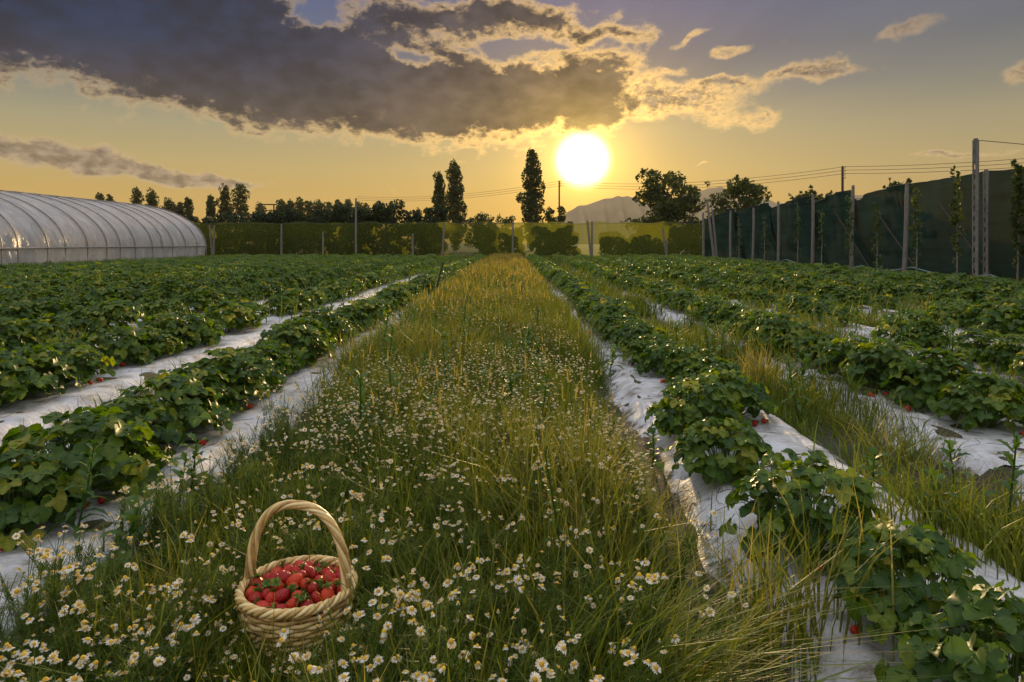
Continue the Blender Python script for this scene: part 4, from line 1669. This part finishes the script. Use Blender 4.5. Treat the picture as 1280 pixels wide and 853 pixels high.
broadleaf(1008, 233, 984, 1034, 66, 'dense dark tree just over the net wall before the tarred pole', n=2600, leaf=.34)
broadleaf(1030, 236, 1018, 1046, 68, 'small dense tree just beside the tarred pole over the net wall', n=1200, leaf=.34)
broadleaf(1125, 221, 1092, 1158, 40, 'sparse leafy treetop showing above the net wall past the tarred pole', n=1300, leaf=.26, openness=.15, nc=26)
broadleaf(1001, 322, 990, 1010, 110, 'low scrub beyond the fence', n=200) if False else None

# bushes right behind the far fence
BG = 'bushes right behind the far fence'
bl = [(250, 292, 40), (285, 288, 46), (322, 284, 46), (356, 283, 44), (388, 281, 46), (420, 280, 44), (452, 282, 44), (484, 279, 46), (514, 282, 40), (543, 279, 34), (608, 280, 38), (640, 288, 30), (680, 282, 34), (706, 280, 36), (768, 293, 50), (804, 295, 44), (845, 281, 40), (872, 276, 40)]
for k, (px, top, w) in enumerate(bl):
    Y = 52.3 + (k % 3) * .5
    x, _, H = at_depth(px, top, Y)
    W = w / FPX * Y / 2 * (1.25 if k < 10 else 1.0)
    H *= rng.uniform(1.32, 1.6) if k < 10 else 1.0
    root = empty('bush', (x, Y, 0))
    pos = ['beside the polytunnel end', 'second from the polytunnel end'] + [f"{ORD[i]} from the polytunnel end" for i in range(2, 10)]
    if k < 10:
        where = pos[k]
    else:
        where = ['below the close-set poplars', 'just short of the lone poplar', 'below the lone poplar', 'straight below the small domed tree', 'below the sun', 'past the sun by the leaning post', 'below the large leafy tree', 'in the corner by the net wall'][k - 10]
    tag(root, f"dark bush showing through the far fence netting, {where}", 'bush', BG)
    tr = MB()
    cs, rs = [], []
    for j in range(30):
        u = rng.random()
        a = j * 2.4
        rr = W * (1.05 - .45 * u) * math.sqrt(rng.uniform(.1, 1))
        c = (rr * math.cos(a), min(rr * math.sin(a) * .7, 9), H * (.10 + .86 * u))
        cs.append(c)
        rs.append(rng.uniform(.28, .45) * W * .8)
        limb(tr, (0, 0, 0), c, .04, .012, j)
    tr.build('branches', M['bark'], root)
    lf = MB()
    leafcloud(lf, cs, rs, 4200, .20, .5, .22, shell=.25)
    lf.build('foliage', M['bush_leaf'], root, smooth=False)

# climbing vines on stakes by the net wall
VG = 'climbing vines on stakes before the net wall'
for px, base, top, n, lab in (
    (1277, 362, 203, 900, 'thick leafy vine at the frame edge, taller than the net'),
    (1201, 360, 212, 420, 'tall slim vine just before the tallest slotted post'),
    (1150, 356, 232, 260, 'faint vine on a pale stake halfway between slotted and stout posts'),
    (1100, 352, 258, 200, 'thin vine on a stake between the stout post and vine-wrapped post'),
    (1066, 347, 246, 240, 'vine twined round the upper half of the second stout post'),
    (1030, 342, 262, 130, 'short wispy vine on a stake beside the third post'),
    (1000, 339, 252, 160, 'wispy vine between the third and fourth posts'),
    (958, 335, 268, 110, 'thin vine on a stake between the fourth and fifth posts'),
    (926, 333, 272, 90, 'thin vine on a stake between the fifth and sixth posts'),
):
    x, y = ground_at(px, base)
    x -= .12
    h = at_depth(px, top, y)[2]
    root = empty('climbing_vine', (x, y, 0))
    tag(root, lab, 'vine', VG)
    st = MB()
    tube(st, [(0, 0, 0), (.03, 0, h * .5), (0, 0, h * .96)], [.028, .024, .012], 6)
    st.build('stake', M['wood_grey'], root)
    m = 16
    cs = [(.07 * math.sin(k * 1.9), .07 * math.cos(k * 2.3), h * (.22 + .76 * (k / m) ** .8)) for k in range(m + 1)]
    rs = [(.06 + .08 * math.sin(PI * k / m) * (n / 400) ** .5, .08, .16) for k in range(m + 1)]
    lf = MB()
    leafcloud(lf, cs, rs, n, .11, .55, .22, shell=.3)
    lf.build('leaves', M['vine_leaf'], root, smooth=False)

# ------------------------------------------------------------------ utility poles and lines
def utility_pole(px, top, Y, r, lab, arms=True):
    x, _, h = at_depth(px, top, Y)
    root = empty('utility_pole', (x, Y, 0))
    tag(root, lab, 'utility pole', 'utility poles')
    mb = MB()
    tube(mb, [(0, 0, 0), (0, 0, h)], [r * 1.25, r], 8)
    mb.build('pole', M['dark_wood'], root)
    tips = []
    for k in range(4 if arms else 3):
        z = h - .25 - .38 * k
        a = MB()
        tube(a, [(0, 0, z), (.28, 0, z), (.28, 0, z + .16)], .03, 5)
        tube(a, [(.28, 0, z + .1), (.28, 0, z + .2)], .06, 6)
        a.build('insulator', M['dark_wood'], root)
        tips.append((x + .28, Y, z + .2))
    return tips


tA = utility_pole(699, 226, 112, .12, 'thin utility pole standing close below the sun', False)
tB = utility_pole(1053, 208, 76, .13, 'dark tarred utility pole with four insulators over the net wall')
tC = utility_pole(78 + 365, 247, 118, .11, 'far utility pole rising from the dark poplar row', False) if False else [(-34.0, 150.0, t[2]) for t in tA]
xo = [(62.0, 40.0, t[2] + .6) for t in tB]
for k in range(3):
    mb = MB()
    P = []
    for a, b in ((np.array(tC[k]), np.array(tA[k])), (np.array(tA[k]), np.array(tB[k])), (np.array(tB[k]), np.array(xo[k]))):
        for t in np.linspace(0, 1, 16)[:-1]:
            q = a + (b - a) * t
            q[2] -= 1.1 * 4 * t * (1 - t)
            P.append(q)
    tube(mb, P, .022, 4)
    tag(mb.build('power_line', M['wire']), ['topmost', 'middle', 'lowest'][k] + ' of the thin power lines sagging across the sky between poles', 'power line', 'power lines')
# a frame structure in the tree line
mb = MB()
x, _, z = at_depth(334, 254, 90)
for dx in (-.9, .9):
    tube(mb, [(dx, 0, 0), (dx, 0, z - .2)], .09, 6)
tube(mb, [(-1.3, 0, z - .2), (1.3, 0, z - .2)], .09, 6)
tube(mb, [(-.9, 0, z - 1.0), (.9, 0, z - 1.0)], .06, 6)
tag(mb.build('gantry', M['dark_wood'], loc=(x, 90, 0)), 'small dark frame of two uprights and a crossbar in the tree line', 'frame')

# ------------------------------------------------------------------ far hills
def hills(pts, D, depth, name='hills'):
    px = np.linspace(pts[0][0], pts[-1][0], 120)
    py = np.interp(px, [p[0] for p in pts], [p[1] for p in pts])
    py = py + .8 * np.sin(px * .19) + .5 * np.sin(px * .43 + 1)
    X, Yv, Z = [], [], []
    n = 12
    for j in range(n):
        v = j / (n - 1) * 2 - 1
        f = (1 - abs(v)) ** 1.15
        row = [at_depth(a, b, D) for a, b in zip(px, py)]
        X.append([q[0] * (1 + v * depth / D * .6) for q in row])
        Yv.append([D + v * depth + 30 * math.sin(i * .5) * (1 - f) for i, q in enumerate(row)])
        Z.append([(q[2]) * f * (1 + .05 * math.sin(i * .9 + j * 2) * (1 - f)) - 1.2 * (1 - f) for i, q in enumerate(row)])
    P = np.stack([np.array(X), np.array(Yv), np.array(Z)], -1)
    i = np.arange(P.shape[0] * P.shape[1]).reshape(P.shape[:2])
    F = np.stack([i[:-1, :-1], i[:-1, 1:], i[1:, 1:], i[1:, :-1]], -1).reshape(-1, 4)
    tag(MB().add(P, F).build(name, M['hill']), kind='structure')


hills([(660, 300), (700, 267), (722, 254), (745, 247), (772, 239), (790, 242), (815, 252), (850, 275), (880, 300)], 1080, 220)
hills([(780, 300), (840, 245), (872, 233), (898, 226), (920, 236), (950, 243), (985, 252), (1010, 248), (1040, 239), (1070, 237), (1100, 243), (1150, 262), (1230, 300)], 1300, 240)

# haze
def haze():
    mb = MB()
    box(mb, -2150, 2150, -2150, 2150, -1.2, 126)
    m, nt, out = new_mat('haze')
    v = nd(nt, 'ShaderNodeVolumePrincipled')
    v.inputs['Color'].default_value = (.95, .80, .58, 1)
    v.inputs['Density'].default_value = HAZE
    v.inputs['Anisotropy'].default_value = .0
    nt.links.new(v.outputs[0], out.inputs['Volume'])
    tag(mb.build('haze', m, smooth=False), kind='stuff')


HAZE = .00016
if HAZE:
    haze()

# ------------------------------------------------------------------ sky
def world():
    w = bpy.data.worlds.new('World')
    SC.world = w
    w.use_nodes = True
    nt = w.node_tree
    nt.nodes.clear()
    L = nt.links.new

    def val(x):
        return x

    def math_(op, a, b=None, c=None, clamp=False):
        n = nd(nt, 'ShaderNodeMath', operation=op, use_clamp=clamp)
        for i, q in enumerate((a, b, c)):
            if q is None:
                continue
            if isinstance(q, (int, float)):
                n.inputs[i].default_value = q
            else:
                L(q, n.inputs[i])
        return n.outputs[0]

    def vmath(op, a, b=None):
        n = nd(nt, 'ShaderNodeVectorMath', operation=op)
        for i, q in enumerate((a, b)):
            if q is None:
                continue
            if isinstance(q, tuple):
                n.inputs[i].default_value = q
            else:
                L(q, n.inputs[i])
        return n

    def mix(f, a, b, blend='MIX'):
        n = nd(nt, 'ShaderNodeMix', data_type='RGBA', blend_type=blend)
        n.clamp_factor = True
        for s, q in (('Factor', f), ('A', a), ('B', b)):
            if isinstance(q, tuple):
                n.inputs[s].default_value = (*q, 1)
            elif isinstance(q, (int, float)):
                n.inputs[s].default_value = q
            else:
                L(q, n.inputs[s])
        return n.outputs['Result']

    def sstep(x, a, b):
        n = nd(nt, 'ShaderNodeMapRange', interpolation_type='SMOOTHSTEP')
        L(x, n.inputs[0])
        n.inputs[1].default_value, n.inputs[2].default_value = a, b
        return n.outputs[0]

    def noise(vec, scale, detail=6, rough=.55, dist=0.0, color=False):
        n = nd(nt, 'ShaderNodeTexNoise')
        setin(n, Scale=scale, Detail=float(detail), Roughness=rough, Distortion=dist)
        L(vec, n.inputs['Vector'])
        return n.outputs['Color'] if color else n.outputs['Fac']

    tc = nd(nt, 'ShaderNodeTexCoord')
    D = vmath('NORMALIZE', tc.outputs['Generated']).outputs[0]
    sp = nd(nt, 'ShaderNodeSeparateXYZ')
    L(D, sp.inputs[0])
    az = math_('MULTIPLY', math_('ARCTAN2', sp.outputs[0], sp.outputs[1]), 57.29578)
    el = math_('MULTIPLY', math_('ARCSINE', sp.outputs[2]), 57.29578)
    cb = nd(nt, 'ShaderNodeCombineXYZ')
    L(az, cb.inputs[0])
    L(el, cb.inputs[1])
    P = cb.outputs[0]
    sd = (math.sin(SUN_AZ) * math.cos(SUN_EL), math.cos(SUN_AZ) * math.cos(SUN_EL), math.sin(SUN_EL))
    dt = vmath('DOT_PRODUCT', D, sd).outputs['Value']
    ang = math_('MULTIPLY', math_('ARCCOSINE', math_('MINIMUM', dt, .9999999)), 57.29578)

    # clear sky by elevation (degrees / 90)
    e01 = math_('DIVIDE', math_('MAXIMUM', el, 0.0), 90.0)
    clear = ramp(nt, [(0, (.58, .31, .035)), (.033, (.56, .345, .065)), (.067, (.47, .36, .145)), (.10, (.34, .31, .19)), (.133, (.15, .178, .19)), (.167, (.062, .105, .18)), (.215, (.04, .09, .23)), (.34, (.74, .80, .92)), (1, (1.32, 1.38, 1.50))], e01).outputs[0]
    # bluer and dimmer away from the sun's side
    away = sstep(ang, 60.0, 150.0)
    clear = mix(away, clear, mix(sstep(el, 0.0, 45.0), (.50, .46, .42), (.90, .96, 1.10)))
    side = sstep(az, 10.0, 38.0)
    clear = mix(math_('MULTIPLY', side, .55), clear, mix(.5, clear, (.21, .19, .14)))
    nish = nd(nt, 'ShaderNodeTexSky', sky_type='NISHITA')
    nish.sun_disc = False
    nish.sun_elevation, nish.sun_rotation = SUN_EL, SUN_AZ
    nish.dust_density = 2.5
    nsc = vmath('SCALE', nish.outputs[0])
    nsc.inputs['Scale'].default_value = .002
    clear = mix(1.0, clear, nsc.outputs[0], 'ADD')

    # faint shafts fanning out from the sun
    rel = vmath('SUBTRACT', P, (math.degrees(SUN_AZ), math.degrees(SUN_EL), 0.0)).outputs[0]
    rs = nd(nt, 'ShaderNodeSeparateXYZ')
    L(rel, rs.inputs[0])
    pa = math_('ARCTAN2', rs.outputs[1], rs.outputs[0])
    pc = nd(nt, 'ShaderNodeCombineXYZ')
    L(pa, pc.inputs[0])
    shaft = noise(pc.outputs[0], 4.2, 2, .5)
    shf = math_('MULTIPLY', sstep(shaft, .35, .65), sstep(el, 7.0, 12.0))
    clear = mix(math_('MULTIPLY', shf, .28), clear, vmath('MULTIPLY', clear, (1.5, 1.4, 1.2)).outputs[0])

    def glow(k, col):
        g = math_('POWER', .36788, math_('DIVIDE', ang, k))
        return vmath('MULTIPLY', _b(g), col).outputs[0]

    def _b(x):
        c = nd(nt, 'ShaderNodeCombineXYZ')
        for i in range(3):
            L(x, c.inputs[i])
        return c.outputs[0]

    for k, col in ((11.0, (.40, .20, .0)), (2.4, (1.1, .62, .08))):
        clear = mix(1.0, clear, glow(k, col), 'ADD')

    # ---------------- clouds
    wn = noise(P, .22, 4, .55, 0, True)
    wv = vmath('SUBTRACT', wn, (.5, .5, .5)).outputs[0]
    wv = vmath('MULTIPLY', wv, (5.5, 3.0, 0.0)).outputs[0]
    PW = vmath('ADD', P, wv).outputs[0]

    def blobs(lst, vec):
        acc = None
        for px, py, rx, ry, rot, wgt in lst:
            a, e = azel(px, py)
            m = nd(nt, 'ShaderNodeMapping', vector_type='TEXTURE')
            L(vec, m.inputs[0])
            m.inputs['Location'].default_value = (a, e, 0)
            m.inputs['Rotation'].default_value = (0, 0, R(rot))
            k = 57.3 / 853 * .92
            m.inputs['Scale'].default_value = (rx * k, ry * k, 1)
            dd = vmath('DOT_PRODUCT', m.outputs[0], m.outputs[0]).outputs['Value']
            g = math_('POWER', .36788, dd)
            acc = math_('MULTIPLY_ADD', g, wgt, 0.0 if acc is None else acc)
        return acc

    st = nd(nt, 'ShaderNodeMapping')
    st.inputs['Scale'].default_value = (.7, 1.15, 1)
    L(P, st.inputs[0])
    f1 = noise(st.outputs[0], .32, 9, .60, .25)
    f2 = noise(st.outputs[0], .95, 8, .62, .35)
    f3 = noise(st.outputs[0], 2.4, 6, .65, .5)
    fine = math_('SUBTRACT', f3, .5)
    fb = math_('ADD', math_('MULTIPLY', f1, .62), math_('MULTIPLY', f2, .38))
    fbc = math_('MULTIPLY_ADD', fine, .10, math_('SUBTRACT', fb, .5))
    # (px, py, half width, half height, tilt, weight): the big bank and its arm towards the sun
    bank = blobs([
        (40, -10, 260, 88, -8, 1.0), (270, 55, 240, 74, -12, 1.0), (470, 95, 190, 58, -10, 1.0), (640, 118, 130, 46, 0, 1.0),
        (610, 22, 170, 24, -3, .85), (745, 40, 60, 10, 0, .35), (740, 95, 55, 40, 15, .7), (780, 140, 60, 18, 10, .45),
        (388, 16, 26, 24, 30, -.95), (425, 28, 30, 12, -20, -.35), (515, 66, 62, 8, -12, -.62), (650, 62, 60, 6, 0, -.50), (690, 80, 26, 8, 0, -.35), (468, 130, 30, 9, 10, -.52), (375, 108, 30, 8, -10, -.34), (585, 128, 10, 7, 0, -.40), (210, 100, 40, 8, -12, -.25),
    ], PW)
    d1 = math_('MULTIPLY_ADD', fbc, 2.1, math_('SUBTRACT', bank, .36))
    small = blobs([
        (850, 132, 95, 26, 10, .72), (930, 148, 48, 16, 6, .62), (800, 110, 42, 34, -25, .6), (860, 50, 44, 6, 8, .62), (838, 85, 24, 7, 0, .55), (916, 66, 20, 8, 5, .72),
        (900, 100, 32, 8, 0, .66), (1010, 92, 70, 12, 4, .85), (1128, 38, 36, 15, 15, .85), (1272, 88, 28, 16, 10, .85), (1180, 190, 36, 4, 0, .8), (1258, 188, 26, 3, 0, .5),
        (30, 188, 80, 17, -8, .95), (150, 212, 110, 13, -4, .95), (240, 225, 100, 8, -2, .9), (60, 95, 20, 8, 0, .4), (885, 211, 14, 2, 0, .5),
    ], PW)
    d2 = math_('MULTIPLY_ADD', fbc, 1.5, math_('SUBTRACT', small, .42))
    dens = math_('MAXIMUM', d1, d2)
    alpha = sstep(dens, -.12, .24)
    thick1 = sstep(math_('MULTIPLY_ADD', fine, .35, d1), .04, .42)
    thick2 = sstep(math_('MULTIPLY_ADD', fine, 1.1, d2), .06, .62)
    # under-side: compare density a little towards the sun, to light the sunward edges
    prox = math_('POWER', .36788, math_('DIVIDE', ang, 9.0))
    prox2 = math_('POWER', .36788, math_('DIVIDE', ang, 4.0))
    low = sstep(el, 16.0, 8.5)
    edge = mix(prox, mix(low, (.19, .18, .19), (.50, .37, .20)), (3.0, 1.75, .42))
    body = mix(low, (.0, .020, .068), (.052, .045, .052))
    body = mix(prox, body, (.46, .29, .095))
    billow = math_('ADD', math_('MULTIPLY', sstep(noise(st.outputs[0], .20, 3, .5, .1), .38, .64), .6), math_('MULTIPLY', sstep(noise(st.outputs[0], .8, 8, .58, .15), .35, .68), .4))
    # thin places in the bank where the light comes through
    thin = math_('MULTIPLY', sstep(noise(PW, .62, 7, .6, .3), .575, .70), sstep(d1, .80, .12))
    thick1 = math_('MULTIPLY', thick1, math_('SUBTRACT', 1.0, math_('MULTIPLY', thin, math_('MULTIPLY_ADD', low, .45, .25))))
    body = vmath('MULTIPLY', body, _b(math_('MULTIPLY_ADD', billow, .75, .62))).outputs[0]
    smallbody = mix(prox2, mix(sstep(el, 2.0, 10.0), (.34, .25, .155), (.26, .20, .15)), (1.1, .62, .13))
    c1 = mix(thick1, edge, body)
    smallbody = vmath('MULTIPLY', smallbody, _b(math_('MULTIPLY_ADD', sstep(f2, .36, .64), .9, .5))).outputs[0]
    c2 = mix(thick2, edge, smallbody)
    pick = sstep(math_('SUBTRACT', d1, d2), -.05, .05)
    cloud = mix(pick, c2, c1)
    sky = mix(math_('MULTIPLY', alpha, .96), clear, cloud)
    # the blown-out sun with its burning rim
    for k, col in ((1.9, (1.5, .95, .18)),):
        sky = mix(1.0, sky, glow(k, col), 'ADD')
    disc = sstep(ang, 2.7, 1.35)
    sky = mix(disc, sky, (4.0, 3.3, 1.9))
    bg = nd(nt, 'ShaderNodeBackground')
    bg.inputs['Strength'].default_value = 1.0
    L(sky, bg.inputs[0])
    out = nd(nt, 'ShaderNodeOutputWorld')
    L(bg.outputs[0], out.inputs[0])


world()

sun = bpy.data.lights.new('sun', 'SUN')
sun.energy = 4.6
sun.angle = R(.6)
sun.color = (1.0, .70, .34)
so = bpy.data.objects.new('sun', sun)
COL.objects.link(so)
so.rotation_euler = (R(90) - SUN_EL, 0, -SUN_AZ + PI)
# a sun lamp shines along its local -Z
dv = Vector((-math.sin(SUN_AZ) * math.cos(SUN_EL), -math.cos(SUN_AZ) * math.cos(SUN_EL), -math.sin(SUN_EL)))
so.rotation_euler = dv.to_track_quat('-Z', 'Y').to_euler()

cam = bpy.data.cameras.new('camera')
cam.lens, cam.sensor_width = 24.0, 36.0
cam.clip_start, cam.clip_end = .05, 20000
co = bpy.data.objects.new('camera', cam)
COL.objects.link(co)
co.location = (0, 0, CAM_H)
co.rotation_euler = (R(90), 0, 0)
cam.shift_y = (HORIZON - 426.5) / 1280
SC.camera = co

SC.render.engine = 'CYCLES'
SC.cycles.max_bounces = 6
SC.cycles.diffuse_bounces = 3
SC.cycles.transparent_max_bounces = 12
SC.cycles.volume_bounces = 0
SC.cycles.use_denoising = True
SC.view_settings.view_transform = 'Standard'
SC.view_settings.look = 'None'
SC.view_settings.exposure = 0.0
SC.view_settings.gamma = 1.0
